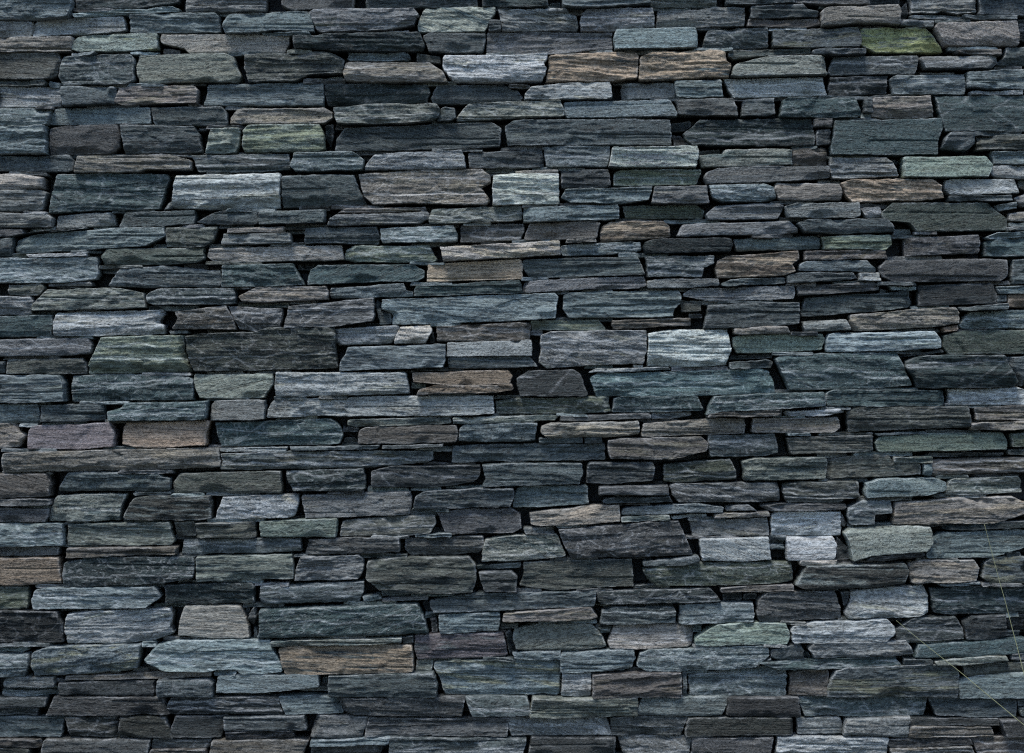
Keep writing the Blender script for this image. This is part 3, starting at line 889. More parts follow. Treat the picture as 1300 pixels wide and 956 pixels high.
g4 1565,2745 1800,2732 2025,2732 2032,2800 1900,2810 1550,2815
g4s 2058,2738 2455,2725 2458,2780 2430,2810 2300,2822 2080,2822 2055,2790
o5w 2465,2745 2600,2720 2825,2715 2875,2820 2860,2830 2600,2848 2445,2852 2450,2800
g5r 1530,2830 1820,2820 1845,2850 1840,2900 1820,2940 1600,2950 1495,2952 1505,2880
o4s 1870,2850 2020,2835 2380,2830 2415,2870 2418,2950 2400,3005 2300,3010 2000,3010 1920,2995 1860,2935
b4 2420,2875 2645,2860 2645,2885 2425,2892
b3 2435,2908 2600,2898 2630,2930 2625,2950 2620,3002 2460,3002 2445,2960
b4 1320,2980 1850,2955 1845,3010 1820,3055 1600,3065 1320,3070 1312,3020
b5 1840,3030 1920,3022 1935,3045 1845,3058
g5 1940,3045 2170,3030 2172,3050 1940,3058
d4w 1315,3100 2120,3068 2150,3130 2175,3215 2000,3225 1600,3232 1305,3240 1320,3180
b3 2138,3080 2170,3060 2190,3115 2170,3120
b5s 2225,3125 2535,3110 2540,3160 2532,3200 2300,3218 2230,3215
b3 2185,3150 2215,3145 2218,3218 2190,3215
b5 2570,3120 2600,3105 2605,3150 2585,3150
b4 2180,3050 2400,3015 2700,3010 3030,3005 3015,3080 2600,3095 2360,3110 2200,3112 2180,3080
b5 2625,2485 2650,2472 2985,2468 2990,2560 2800,2572 2605,2578 2605,2540
g4 3040,2472 3390,2465 3392,2510 3040,2510
b4 3070,2532 3400,2522 3415,2548 3100,2555 3055,2550
g4 3400,2465 3430,2458 3948,2452 3965,2540 3900,2548 3450,2550 3420,2520
p5 2690,2605 2980,2572 3145,2565 3148,2645 3000,2660 2750,2670 2700,2660
g5 2660,2682 2815,2678 2815,2710 2670,2710
b5 3160,2585 3260,2572 3540,2560 3675,2575 3670,2600 3400,2608 3155,2615
o5 3152,2625 3400,2616 3400,2642 3155,2648
g6 3410,2625 3590,2612 3590,2622 3420,2638
g5 3690,2572 3800,2565 3845,2592 3690,2595
p5 3630,2610 3900,2600 3910,2622 3630,2630
g4w 2835,2690 3300,2650 3445,2648 3480,2730 3520,2815 3400,2825 2900,2835 2860,2760
g5s 3505,2650 3900,2632 3908,2720 3520,2725
g7 3550,2740 3900,2732 3915,2840 3800,2852 3570,2848
o4s 2655,2860 2900,2848 3208,2845 3215,2915 3220,2980 3000,2985 2810,3000 2640,2975 2660,2920
b4 3265,2850 3380,2840 3545,2822 3550,2850 3480,2865 3270,2870
n4w 3265,2895 3340,2870 3900,2855 4025,2860 4032,2950 3900,2965 3700,2972 3330,2975 3280,2930
p4s 3660,2985 3900,2972 4030,2968 4030,2995 3900,3002 3665,3008
k4w 3030,3010 3160,3000 3600,2988 3640,3020 3660,3055 3400,3060 3050,3068 3030,3045
b3 3680,3025 3780,3018 3780,3055 3685,3055
b3 3785,3025 3850,3022 3852,3052 3785,3055
p5 2555,3115 2800,3095 3000,3085 3035,3135 3000,3145 2750,3150 2550,3152
b5 2735,3160 3030,3152 3030,3166 2740,3168
k5s 3055,3100 3120,3085 3420,3085 3430,3100 3428,3160 3200,3172 3045,3170 3050,3140
b3 3360,3070 3415,3072 3420,3080 3365,3082
b5w 3455,3075 3500,3068 3825,3065 3832,3120 3825,3158 3600,3166 3448,3168 3450,3130
o4w 3975,2460 4060,2448 4360,2448 4365,2525 4290,2535 4270,2552 4000,2552 3970,2500
b5 4400,2455 4460,2435 4740,2428 4800,2450 4805,2490 4700,2515 4400,2525 4395,2490
o5w 4825,2450 4860,2435 5180,2422 5200,2450 5198,2500 4920,2515 4810,2515
g4 3855,2568 3950,2558 4300,2560 4300,2585 4150,2592 3900,2595
b4 4310,2575 4380,2542 4525,2542 4530,2605 4445,2610 4440,2660 4320,2662 4305,2620
p5s 4550,2555 4900,2530 5150,2522 5200,2550 5230,2555 5230,2610 5050,2658 4540,2662 4545,2600
g8w 3920,2620 3960,2602 4270,2602 4278,2680 4275,2720 4160,2722 3920,2722
d3 4805,2665 5230,2648 5230,2680 4960,2695 4800,2692
o6f 4285,2705 4330,2680 4600,2672 4725,2678 4732,2760 4700,2800 4420,2820 4330,2848 4310,2760
b3 4260,2735 4310,2780 4325,2845 4255,2845
b5s 4740,2730 4800,2710 5180,2695 5230,2705 5230,2780 5050,2830 4710,2835 4710,2810 4740,2780
g7 4000,2732 4230,2728 4250,2765 4240,2830 4220,2845 4000,2848
b4 4280,2610 4310,2660 4295,2678 4280,2665
g3 4420,2830 4690,2805 4695,2830 4600,2842 4400,2850
p7 4065,2852 4250,2848 4250,2868 4065,2875
k5l 4085,2895 4100,2875 4600,2862 4612,2900 4590,2960 4400,2985 4100,2995 4035,2970 4065,2930
p5 4620,2865 4680,2850 4950,2845 4975,2885 4960,2950 4800,2960 4635,2965 4620,2920
b4o 5010,2860 5040,2838 5230,2830 5230,2962 5030,2965 4990,2935
b5 4770,2972 4980,2958 4990,2970 4780,2982
g4 3850,3050 3900,3008 4240,3005 4268,3080 4272,3140 4100,3150 3900,3157 3860,3155 3845,3120
b3 4278,3015 4325,3010 4295,3105
g6w 4330,3005 4700,2978 4720,3030 4718,3115 4680,3130 4520,3140 4310,3140 4295,3120 4325,3050
d3w 4735,3000 4900,2982 5230,2975 5230,3115 4800,3125 4750,3115 4745,3060
b4 -20,3270 150,3262 250,3265 255,3280 100,3282 -20,3282
b5 -20,3290 140,3288 140,3305 100,3315 -20,3312
b5w -20,3322 150,3322 152,3380 120,3432 -20,3436
b5o 175,3310 250,3282 715,3275 705,3320 695,3395 600,3415 350,3422 180,3430 165,3360
b6w 765,3310 800,3278 900,3258 1300,3250 1370,3255 1380,3300 1400,3320 1430,3380 1430,3415 1300,3425 1230,3428 1190,3400 1100,3402 1070,3412 830,3412 740,3372 725,3355
b4 1280,3245 1285,3190 1300,3200 1300,3245
g5 20,3455 60,3440 275,3440 275,3490 20,3490
p5s 330,3435 900,3422 1065,3418 1068,3440 800,3452 330,3455
b3 300,3468 780,3460 780,3530 300,3530
b4 800,3458 1060,3452 1080,3470 1080,3535 800,3535
b5 1110,3435 1300,3430 1615,3430 1620,3490 1300,3520 1095,3520 1098,3465
o5 1375,3258 1500,3252 2040,3240 2035,3265 1700,3275 1380,3282
t5 1415,3300 1480,3282 2040,3278 2090,3280 2100,3350 2100,3408 1800,3422 1450,3428 1430,3380
b4 2045,3240 2098,3235 2100,3270 2050,3270
u4s 2105,3230 2555,3215 2568,3270 2578,3330 2400,3345 2120,3350 2100,3300
b3 2565,3220 2590,3200 2620,3300 2610,3335 2585,3330
o5 2112,3362 2195,3360 2190,3412 2112,3412
b5o 2210,3368 2360,3358 2845,3350 2850,3400 2840,3535 2260,3535 2230,3450 2205,3395
b4s 1675,3432 2000,3420 2200,3418 2220,3480 2220,3535 1670,3535 1665,3480
o5f 2610,3200 2730,3175 3000,3175 3045,3210 3080,3288 3000,3300 2850,3302 2620,3302 2605,3260
b5w 2605,3320 2700,3310 2845,3310 2848,3352 2700,3352 2610,3345
b5s 2850,3320 3000,3310 3220,3300 3225,3345 3210,3390 3160,3408 2850,3415 2845,3375
p6f 3120,3185 3160,3175 3515,3174 3528,3230 3515,3280 3450,3290 3230,3300 3100,3292 3090,3260
b5w 3250,3320 3300,3302 3870,3282 3900,3290 3910,3330 3840,3390 3700,3402 3450,3410 3290,3410 3232,3380
n6f 3535,3240 3640,3172 3900,3165 3995,3170 4010,3240 4000,3270 3900,3272 3600,3278 3530,3275
g6 2855,3425 3000,3420 3002,3540 2855,3540
p4r 3010,3428 3200,3418 3460,3418 3465,3540 3010,3540
b5w 3505,3440 3780,3400 3900,3392 3990,3395 4000,3440 3995,3540 3505,3540
b4 3470,3420 3490,3420 3490,3535 3470,3535
b4 3855,3380 3920,3345 3920,3375 3890,3385
b4 3920,3300 4060,3270 4085,3300 4090,3348 3960,3355 3920,3345
g5 4130,3265 4600,3255 4638,3315 4620,3325 4300,3340 4140,3340 4100,3290
g6w 4030,3180 4150,3158 4510,3148 4540,3180 4540,3220 4500,3255 4300,3260 4030,3262 4020,3210
b3w 4550,3200 4640,3140 4860,3138 4895,3200 4895,3245 4730,3255 4560,3250
b3 4900,3160 4940,3135 5110,3125 5115,3230 5030,3250 4910,3250
b2 5125,3145 5230,3125 5230,3210 5140,3205
d4 4670,3275 4900,3262 5190,3245 5230,3250 5230,3320 4900,3335 4645,3338
g5 5135,3325 5230,3315 5230,3355 5135,3355
o5 4745,3355 5000,3330 5105,3328 5115,3350 4900,3372 4750,3375
d4w 3850,3365 4200,3345 4540,3332 4585,3380 4400,3382 4280,3395 3960,3400
b4 4590,3345 4730,3348 4735,3370 4590,3372
b4o 4245,3405 4300,3390 4720,3375 4850,3380 4868,3420 4860,3535 4200,3535 4215,3450
o4 4900,3380 4960,3368 5200,3365 5230,3380 5230,3410 5000,3428 4905,3435
b5f 4865,3460 4950,3435 5230,3412 5230,3545 4870,3545
p4 4015,3425 4200,3402 4215,3430 4200,3535 4015,3535
b5sz 651,423 844,428 843,439 640,439
g5sz 385,432 639,428 637,443 391,443
g4sz 368,46 571,44 581,57 371,57
b5sz 845,166 1035,165 1038,177 847,177
o3sz 870,416 1031,413 1039,427 866,427
b5z 238,411 300,417 305,439 239,439
g4sz 301,266 360,264 358,287 298,287
b5sz 1332,167 1565,161 1574,177 1335,177
g4sz 1539,399 1751,393 1749,421 1536,421
g4sz 1887,154 2078,153 2075,171 1881,171
b5sz 1099,56 1336,58 1334,71 1095,71
o5sz 1459,248 1583,254 1588,271 1454,271
b3z 1358,44 1451,40 1454,65 1348,65
b5z 1586,385 1734,380 1738,397 1582,397
g3sz 1747,306 1958,306 1962,321 1751,321
b5z 1159,264 1321,260 1327,277 1149,277
o5sz 2111,416 2315,412 2319,431 2102,431
g4z 2884,35 2962,41 2962,65 2888,65
b5z 2784,3 2846,2 2851,27 2781,27
g5sz 2470,270 2609,266 2613,283 2470,283
b5sz 2780,26 2843,31 2848,49 2786,49
g4z 2586,431 2691,429 2697,445 2587,445
b5sz 2994,257 3109,254 3117,267 2993,267
b4sz 2522,36 2617,41 2619,51 2514,51
b3z 3121,406 3371,401 3371,419 3120,419
g5z 3130,253 3394,252 3399,265 3120,265
b4z 3538,129 3798,135 3807,147 3534,147
b5sz 3503,245 3719,239 3725,255 3502,255
g5sz 3940,282 4157,277 4153,291 3943,291
o5sz 3314,30 3513,34 3520,47 3313,47
b5sz 3910,142 4096,138 4096,153 3904,153
b3sz 3780,239 3956,238 3956,251 3777,251
o3z 4668,351 4845,346 4838,365 4663,365
b4z 4748,100 4925,103 4926,115 4751,115
b3sz 4285,127 4574,124 4579,139 4282,139
b4sz 4168,19 4427,25 4429,37 4163,37
g4z 5062,331 5198,334 5194,355 5056,355
b3sz 4273,239 4403,238 4411,251 4265,251
o5z 4870,70 4977,68 4974,83 4865,83
b4sz 434,531 697,529 703,545 431,545
g5sz 33,868 226,873 233,887 28,887
b4sz 357,784 624,780 629,795 349,795
g5sz 754,781 1033,775 1039,791 751,791
g4z 598,625 770,629 774,639 591,639
g4sz 945,520 1020,526 1023,543 949,543
g4z 183,537 265,539 267,551 175,551
g4z 1001,630 1037,634 1034,659 993,659
b4sz 1139,532 1324,537 1333,549 1133,549
b3sz 1698,625 1907,630 1909,647 1692,647
b3z 1804,766 2009,770 2004,783 1803,783
g4sz 1050,633 1233,635 1238,653 1040,653
o4sz 1045,872 1278,873 1286,887 1047,887
b4z 1201,772 1377,774 1374,785 1202,785
o3z 1934,860 2042,866 2039,875 1932,875
g3z 1834,778 1884,783 1889,805 1835,805
b5sz 2703,846 2972,851 2975,863 2701,863
b5z 2194,613 2424,615 2417,627 2190,627
b4sz 2194,753 2450,759 2449,769 2194,769
b5sz 2467,853 2690,849 2688,869 2463,869
g5sz 2547,745 2759,739 2762,757 2543,757
o3sz 2476,873 2617,870 2613,887 2476,887
o4sz 3130,593 3310,588 3311,605 3123,605
b4z 3120,850 3402,848 3399,865 3120,865
g4sz 3126,736 3357,733 3357,751 3126,751
b4z 3300,492 3566,497 3575,509 3307,509
o4sz 3548,759 3660,757 3669,783 3547,783
b3z 3939,490 4158,486 4155,501 3940,501
g4sz 3728,490 3897,492 3894,505 3720,505
b5sz 4030,737 4153,740 4153,751 4030,751
o5sz 4208,787 4472,781 4469,799 4212,799
g5sz 4424,480 4673,475 4671,489 4425,489
b4sz 4950,665 5192,669 5196,687 4953,687
b4z 4230,595 4454,600 4455,613 4225,613
b5sz 4169,485 4414,487 4411,501 4165,501
b5z 4535,801 4586,805 4583,823 4526,823
b5z 4375,572 4429,576 4423,597 4377,597
b5sz 122,1156 268,1150 265,1173 124,1173
b4z 568,1066 772,1063 775,1079 560,1079
b4z 364,1273 515,1274 519,1285 358,1285
o5sz 52,1287 124,1282 124,1311 55,1311
b5sz 459,1145 582,1150 584,1163 458,1163
b5z 769,1238 840,1241 839,1263 770,1263
g5z 902,1144 1030,1138 1035,1155 892,1155
b3sz 443,1288 501,1283 509,1309 445,1309
g5sz 121,1073 238,1077 238,1087 111,1087
b4sz 1370,1233 1555,1235 1550,1249 1372,1249
g3z 1683,1039 1942,1042 1941,1057 1672,1057
b5sz 1159,1059 1400,1062 1393,1073 1150,1073
o4sz 1450,1134 1657,1137 1650,1161 1445,1161
b4z 1059,1240 1266,1246 1262,1257 1053,1257
b4z 1115,1139 1281,1140 1286,1155 1107,1155
b3sz 1911,1137 2078,1139 2072,1157 1910,1157
o4sz 1455,1165 1545,1167 1540,1185 1447,1185
g4sz 1514,1047 1663,1044 1667,1061 1513,1061
o4sz 2085,1232 2359,1229 2361,1249 2085,1249
g4z 2080,1136 2329,1132 2332,1149 2085,1149
g4sz 2846,1032 3090,1031 3092,1045 2843,1045
b5sz 2601,1218 2793,1215 2797,1231 2605,1231
g5z 2651,1042 2833,1037 2832,1053 2650,1053
g4z 2443,1226 2587,1222 2597,1241 2444,1241
o5sz 2350,1131 2489,1127 2492,1143 2354,1143
b5sz 3144,1283 3401,1284 3398,1303 3145,1303
b5sz 3378,1115 3657,1113 3660,1131 3376,1131
b4z 3915,1022 4153,1016 4158,1035 3909,1035
b3z 3128,1109 3365,1115 3368,1125 3125,1125
g4sz 3962,1102 4152,1108 4154,1121 3957,1121
g4z 3820,1191 4028,1189 4029,1205 3823,1205
g5z 4517,1303 4788,1298 4795,1321 4510,1321
b4z 4483,1016 4696,1021 4703,1033 4484,1033
b3sz 4414,901 4671,899 4678,915 4412,915
b4sz 4530,1192 4737,1195 4743,1207 4523,1207
g4z 4370,1029 4513,1034 4516,1053 4365,1053
g5sz 4162,907 4274,908 4282,931 4165,931
g3z 4167,1183 4386,1189 4385,1199 4166,1199
b5sz 4550,1162 4641,1166 4643,1189 4547,1189
b5z 743,1556 994,1552 998,1575 744,1575
g4z 239,1439 460,1434 463,1451 237,1451
b5sz 184,1709 462,1708 469,1721 181,1721
o4sz 506,1347 719,1350 727,1361 501,1361
b4z 158,1581 281,1578 279,1603 155,1603
g4z 924,1337 1037,1339 1038,1361 919,1361
g5z 331,1572 525,1577 528,1587 324,1587
b4z 509,1358 592,1359 595,1385 505,1385
o4z 1042,1329 1329,1331 1329,1343 1040,1343
o5sz 1205,1534 1458,1537 1463,1561 1201,1561
o3z 1046,1672 1200,1674 1207,1693 1041,1693
b3sz 1495,1344 1581,1348 1584,1367 1499,1367
b3sz 1803,1644 1916,1641 1924,1663 1807,1663
b3z 1047,1343 1128,1347 1125,1367 1047,1367
g4z 1117,1458 1283,1455 1285,1469 1115,1469
g4sz 1470,1532 1614,1530 1616,1545 1470,1545
b4sz 2829,1614 3115,1610 3116,1629 2825,1629
b5z 2089,1432 2297,1435 2298,1447 2080,1447
b5sz 2087,1327 2258,1333 2261,1343 2082,1343
o4z 2959,1475 3113,1470 3116,1485 2952,1485
b5z 2185,1641 2343,1644 2342,1657 2187,1657
b5z 2656,1411 2787,1411 2787,1425 2650,1425
g5z 2853,1404 2969,1410 2965,1419 2844,1419
b4z 2776,1478 2886,1478 2887,1493 2770,1493
g5z 2701,1680 2758,1677 2758,1701 2695,1701
b4sz 3650,1528 3927,1528 3927,1541 3650,1541
o4sz 3258,1461 3498,1461 3499,1479 3252,1479
g5sz 3458,1527 3648,1531 3645,1547 3458,1547
g4z 4020,1687 4153,1685 4156,1701 4014,1701
g3z 4000,1436 4150,1433 4152,1449 3991,1449
b4z 4454,1432 4647,1432 4657,1447 4455,1447
b4sz 4542,1668 4784,1670 4795,1685 4545,1685
g5z 4938,1425 5136,1428 5138,1443 4932,1443
b4sz 4237,1428 4441,1423 4445,1439 4240,1439
b5sz 4629,1555 4822,1550 4826,1567 4632,1567
g4sz 5052,1441 5195,1440 5193,1457 5050,1457
g4sz 4871,1671 5024,1667 5024,1683 4876,1683
b4z 4477,1466 4528,1470 4527,1489 4474,1489
g5sz 3,1806 289,1807 293,1825 2,1825
b5z 2,2050 232,2046 229,2059 6,2059
g5sz 716,1894 962,1896 967,1907 716,1907
o4z 524,2135 813,2137 812,2149 528,2149
b3z 669,2034 926,2035 929,2047 659,2047
b5sz 403,2042 650,2042 655,2053 405,2053
b4z 202,2150 423,2145 423,2159 196,2159
b5z 96,2153 188,2150 190,2167 88,2167
o5z 1399,2119 1606,2114 1604,2133 1396,2133
g4sz 1246,1883 1473,1881 1476,1895 1242,1895
b4sz 1042,2023 1255,2023 1263,2035 1042,2035
g5sz 1040,1887 1227,1887 1235,1903 1045,1903
b3z 1859,2004 2073,2004 2073,2017 1855,2017
g5sz 1741,2172 1819,2176 1817,2195 1737,2195
b4z 1392,2016 1557,2011 1556,2029 1394,2029
o4sz 1624,2011 1763,2011 1760,2023 1616,2023
b3z 2115,1867 2353,1869 2352,1883 2113,1883
b4z 2176,2001 2415,2003 2422,2015 2172,2015
b5z 2104,2110 2290,2110 2295,2125 2104,2125
b5sz 2509,2015 2691,2014 2695,2027 2512,2027
o5z 2085,1942 2157,1948 2158,1971 2086,1971
b5z 2825,2099 2980,2104 2982,2113 2828,2113
b4z 2506,2102 2644,2100 2647,2115 2496,2115
b5z 2974,1859 3109,1856 3112,1871 2971,1871
o3z 2089,1882 2219,1884 2219,1895 2081,1895
g5sz 3409,1866 3701,1865 3700,1883 3411,1883
g3z 3183,2133 3442,2129 3444,2143 3188,2143
b4sz 3941,1982 4145,1980 4153,1997 3946,1997
b5sz 3927,1789 4126,1791 4127,1803 3925,1803
b5z 3935,2114 4090,2112 4089,2127 3935,2127
b3sz 3751,2119 3869,2116 3873,2131 3750,2131
b4sz 4714,2184 4991,2189 4993,2201 4711,2201
b5z 4415,1974 4669,1972 4668,1985 4415,1985
o4sz 4167,2201 4437,2198 4435,2213 4164,2213
b4sz 4800,2051 5083,2056 5085,2069 4805,2069
b4sz 4933,2135 5101,2129 5100,2147 4931,2147
b4z 4164,2064 4323,2070 4320,2079 4164,2079
b4sz 4557,1782 4691,1777 4691,1795 4557,1795
b3z 4552,2185 4673,2180 4669,2197 4548,2197
g4z 606,2390 871,2389 877,2403 601,2403
b4sz 9,2282 288,2278 295,2295 4,2295
b5sz 1,2570 257,2571 251,2585 1,2585
g5z 8,2398 257,2393 259,2409 7,2409
o5sz 610,2638 805,2642 804,2655 612,2655
b5sz 870,2508 1030,2506 1036,2523 862,2523
b5sz 678,2493 876,2492 875,2507 675,2507
b5sz 523,2272 680,2272 685,2287 518,2287
b4z 1042,2507 1317,2506 1319,2519 1045,2519
b5sz 1861,2476 2068,2483 2078,2501 1861,2501
b5sz 1050,2637 1336,2638 1336,2651 1051,2651
g4sz 1048,2265 1273,2269 1283,2279 1043,2279
g4z 1672,2494 1846,2496 1847,2511 1664,2511
b4z 1726,2252 1879,2248 1877,2267 1725,2267
o4z 1742,2227 1814,2230 1813,2253 1737,2253
o3sz 1416,2635 1542,2629 1543,2645 1417,2645
g3sz 2148,2354 2410,2356 2409,2369 2151,2369
b5z 2265,2474 2456,2469 2466,2483 2265,2483
g3sz 2704,2339 2970,2345 2968,2357 2696,2357
b4sz 2104,2276 2296,2274 2292,2295 2107,2295
b4z 2083,2603 2218,2598 2216,2625 2082,2625
b5z 2091,2473 2238,2475 2240,2495 2082,2495
b4sz 2092,2586 2276,2586 2280,2599 2090,2599
g3sz 3183,2451 3392,2451 3394,2469 3179,2469
g3sz 3131,2555 3306,2554 3301,2569 3126,2569
b3sz 3130,2510 3412,2513 3409,2525 3120,2525
b4sz 3500,2631 3700,2629 3695,2645 3497,2645
o4z 4364,2527 4643,2529 4642,2545 4366,2545
b5z 4346,2297 4638,2302 4639,2315 4343,2315
g4sz 4763,2292 4931,2288 4940,2307 4754,2307
o5z 4541,2324 4731,2320 4733,2349 4538,2349
b4sz 4165,2432 4415,2436 4421,2451 4160,2451
g3sz 4937,2407 5192,2413 5195,2425 4935,2425
b4sz 4749,2515 5016,2515 5019,2529 4748,2529
g5sz 4162,2302 4311,2303 4308,2325 4160,2325
o5z 4768,2418 4925,2416 4930,2435 4764,2435
b4sz 295,2774 518,2772 518,2785 292,2785
b5sz 767,3077 932,3071 930,3097 758,3097
o3sz 37,2827 224,2821 220,2839 31,2839
b5z 886,2956 1034,2955 1030,2973 888,2973
g4sz 817,2821 1029,2816 1037,2831 811,2831
b4sz 642,2970 823,2968 829,2983 637,2983
g5z 166,2969 316,2972 322,2987 160,2987
b4sz 880,2728 991,2728 993,2747 884,2747
b4sz 326,2656 442,2650 443,2667 318,2667
b4sz 1229,3071 1428,3074 1431,3089 1222,3089
b5z 1068,2950 1327,2948 1329,2965 1066,2965
o4sz 1836,2815 2062,2819 2064,2837 1830,2837
o5sz 1741,3059 2010,3059 2015,3075 1737,3075
b5z 1933,3009 2069,3014 2078,3037 1931,3037
g5sz 1893,2724 2071,2722 2079,2735 1882,2735
g5sz 1494,2820 1663,2815 1670,2829 1490,2829
g5z 1291,2967 1467,2962 1465,2977 1287,2977
b5z 2113,2716 2292,2713 2291,2729 2111,2729
b5z 2087,3013 2301,3011 2305,3033 2082,3033
g5z 2789,2836 3032,2831 3035,2849 2792,2849
g4sz 2924,2995 3111,2994 3116,3007 2927,3007
g5z 2628,2995 2750,2991 2758,3013 2625,3013
b5sz 2826,2665 2977,2669 2981,2681 2828,2681
o5sz 3028,3075 3104,3069 3108,3091 3020,3091
b3sz 2199,2691 2248,2696 2247,2717 2199,2717
g5sz 3223,2978 3398,2974 3400,2991 3220,2991
g3z 3129,3071 3350,3067 3357,3087 3126,3087
g4sz 3484,2726 3756,2728 3762,2739 3485,2739
b3z 3128,2835 3310,2830 3319,2849 3124,2849
b4z 3911,2727 3997,2723 3996,2749 3902,2749
b4sz 3916,2748 3993,2753 3997,2773 3913,2773
g3sz 3711,3010 3885,3003 3884,3021 3704,3021
b5sz 3909,2773 3988,2774 3993,2797 3911,2797
g3sz 4260,2852 4511,2854 4513,2865 4253,2865
o4sz 4656,2836 4865,2839 4875,2849 4663,2849
b5z 4314,2661 4558,2664 4561,2677 4313,2677
g4sz 4990,2963 5188,2966 5197,2979 4993,2979
g5z 4162,2992 4321,2992 4328,3009 4167,3009
g4sz 4621,2660 4799,2666 4803,2677 4627,2677
b4z 5128,2811 5192,2813 5199,2835 5123,2835
b5z 9,3491 299,3495 298,3517 2,3517
b5sz 2,3512 288,3517 293,3539 0,3539
g4sz 822,3241 1031,3244 1034,3259 819,3259
g5sz 658,3407 807,3409 806,3427 661,3427
g4z 275,3453 470,3457 472,3469 281,3469
b4sz 294,3096 433,3098 435,3113 292,3113
b5sz 720,3263 783,3264 789,3287 716,3287
o3sz 469,3419 591,3417 591,3433 464,3433
o4sz 1089,3518 1363,3524 1362,3539 1080,3539
b4z 1572,3233 1850,3233 1856,3247 1565,3247
g5sz 1487,3504 1659,3502 1662,3523 1489,3523
b5z 1082,3412 1199,3414 1196,3435 1084,3435
o4sz 1907,3229 2054,3224 2049,3243 1911,3243
b5z 1627,3456 1658,3459 1658,3477 1624,3477
g4sz 1627,3481 1654,3476 1663,3501 1621,3501
b3sz 2544,3151 2721,3154 2728,3179 2545,3179
b4z 2454,3342 2604,3345 2609,3357 2455,3357
o4z 3029,3179 3115,3175 3110,3197 3026,3197
o4sz 2184,3349 2341,3352 2339,3363 2176,3363
o4z 2543,3179 2632,3180 2627,3199 2539,3199
b5z 2162,3119 2221,3124 2222,3147 2154,3147
b5z 3050,3193 3104,3197 3105,3221 3052,3221
b5z 2854,3303 2942,3308 2948,3317 2847,3317
g3z 2477,3204 2570,3209 2565,3219 2474,3219
b5z 3500,3413 3597,3414 3603,3429 3490,3429
o4sz 3966,3155 4092,3160 4095,3171 3958,3171
g5z 3519,3278 3660,3279 3667,3293 3521,3293
g4z 3188,3404 3262,3397 3260,3421 3188,3421
b5sz 3998,3401 4110,3405 4104,3417 4001,3417
g5z 3878,3270 3994,3276 3998,3287 3878,3287
b5z 3526,3193 3571,3190 3572,3219 3531,3219
b5z 4100,3335 4121,3330 4128,3353 4090,3353
o5sz 4608,3255 4836,3253 4844,3269 4613,3269
b4sz 5121,3209 5198,3213 5196,3235 5114,3235
g3sz 4525,3142 4595,3141 4602,3167 4526,3167
o4z 4256,3138 4401,3142 4398,3155 4256,3155
b5sz 4562,3331 4641,3330 4644,3349 4558,3349
b5z 5116,3121 5177,3118 5185,3137 5113,3137
"""
wall = bpy.data.objects.new('dry_stone_wall', None)
coll.objects.link(wall)
wall['label'] = 'dry stone wall of flat grey, blue and brown slates laid in rough courses'
wall['category'] = 'stone wall'
wall['kind'] = 'thing'

stones = []
for line in STONES.strip().split('\n'):
    w = line.split()
    stones.append((w[0], [tuple(float(c) for c in q.split(',')) for q in w[1:]]))

# the courses under the photograph's lower edge, down to the ground
def course_line(k, x):
    return (884.5 + 26.0 * k) * 4 + (0 if k == 0 else 11 * float(vnoise(np.array(x / 420.0), np.array(k * 3.3), 400 + k)))
crng = random.Random(41)
for k in range(5):
    x = -420.0 - crng.uniform(0, 200)
    while x < 5700:
        w = crng.uniform(230, 760)
        s0, s1 = crng.uniform(-22, 22), crng.uniform(-22, 22)
        gap = crng.choice((5, 6, 7, 8, 26))
        top = lambda q: course_line(k, q) + crng.choice((3, 5, 8))
        bot = lambda q: course_line(k + 1, q) - crng.choice((3, 5, 8))
        xa, xb = x, x + w - gap
        code = crng.choice('bbbgggopkp') + crng.choice('33444556') + crng.choice(('', '', 's', 'w', 'f'))
        if crng.random() < .24:
            mid = crng.uniform(.35, .65)
            m0 = top(xa) * (1 - mid) + bot(xa) * mid; m1 = top(xb) * (1 - mid) + bot(xb) * mid + crng.uniform(-8, 8)
            cut_ = xa + (xb - xa) * crng.uniform(.8, 1)
            stones.append((code, [(xa + s0, top(xa)), (xb + s1, top(xb)), (xb, m1 - 3), (xa, m0 - 3)]))
            stones.append((crng.choice('bgop') + crng.choice('345') + 's', [(xa, m0 + 3), (cut_, m1 + 3), (cut_ - s1, bot(cut_)), (xa - s0, bot(xa))]))
        else:
            xm = (xa + xb) / 2 + crng.uniform(-60, 60)
            stones.append((code, [(xa + s0, top(xa)), (xm, top(xm) + crng.uniform(-3, 3)), (xb + s1, top(xb)), (xb - s1, bot(xb)), (xm, bot(xm) + crng.uniform(-3, 3)), (xa - s0, bot(xa))]))
        x += w

def visible_area(poly):
    p = np.array(poly)
    p = np.c_[np.clip(p[:, 0], 0, 5200), np.clip(p[:, 1], 0, 3824)]
    x, y = p.T
    return .5 * abs(np.dot(x, np.roll(y, -1)) - np.dot(y, np.roll(x, -1)))

order = sorted(range(len(stones)), key=lambda i: -visible_area(stones[i][1]))
single = set(order[:300])
PART_LABELS = {'m': 'slate mottled with yellow-green lichen', 'g9': 'pale silvery-grey slate, the lightest in the wall',
               't6': 'tan and brown layered slate', 't7': 'pale buff slate', 'u5': 'smooth mauve slate', 'p7': 'pale pinkish-grey slate'}
rest = []
for i, (code, poly) in enumerate(stones):
    arr = stone_arrays(poly, code, i + 1)
    if i in single:
        loc = arr[-1]
        me = mesh_from('stone', [arr[:-1] + ((0, 0, 0),)])
        o = bpy.data.objects.new('stone', me)
        o.location = loc
        o.parent = wall
        coll.objects.link(o)
        lab = PART_LABELS.get(code[:2]) or PART_LABELS.get(code[0])
        if lab: o['label'] = lab
    else:
        rest.append(arr)

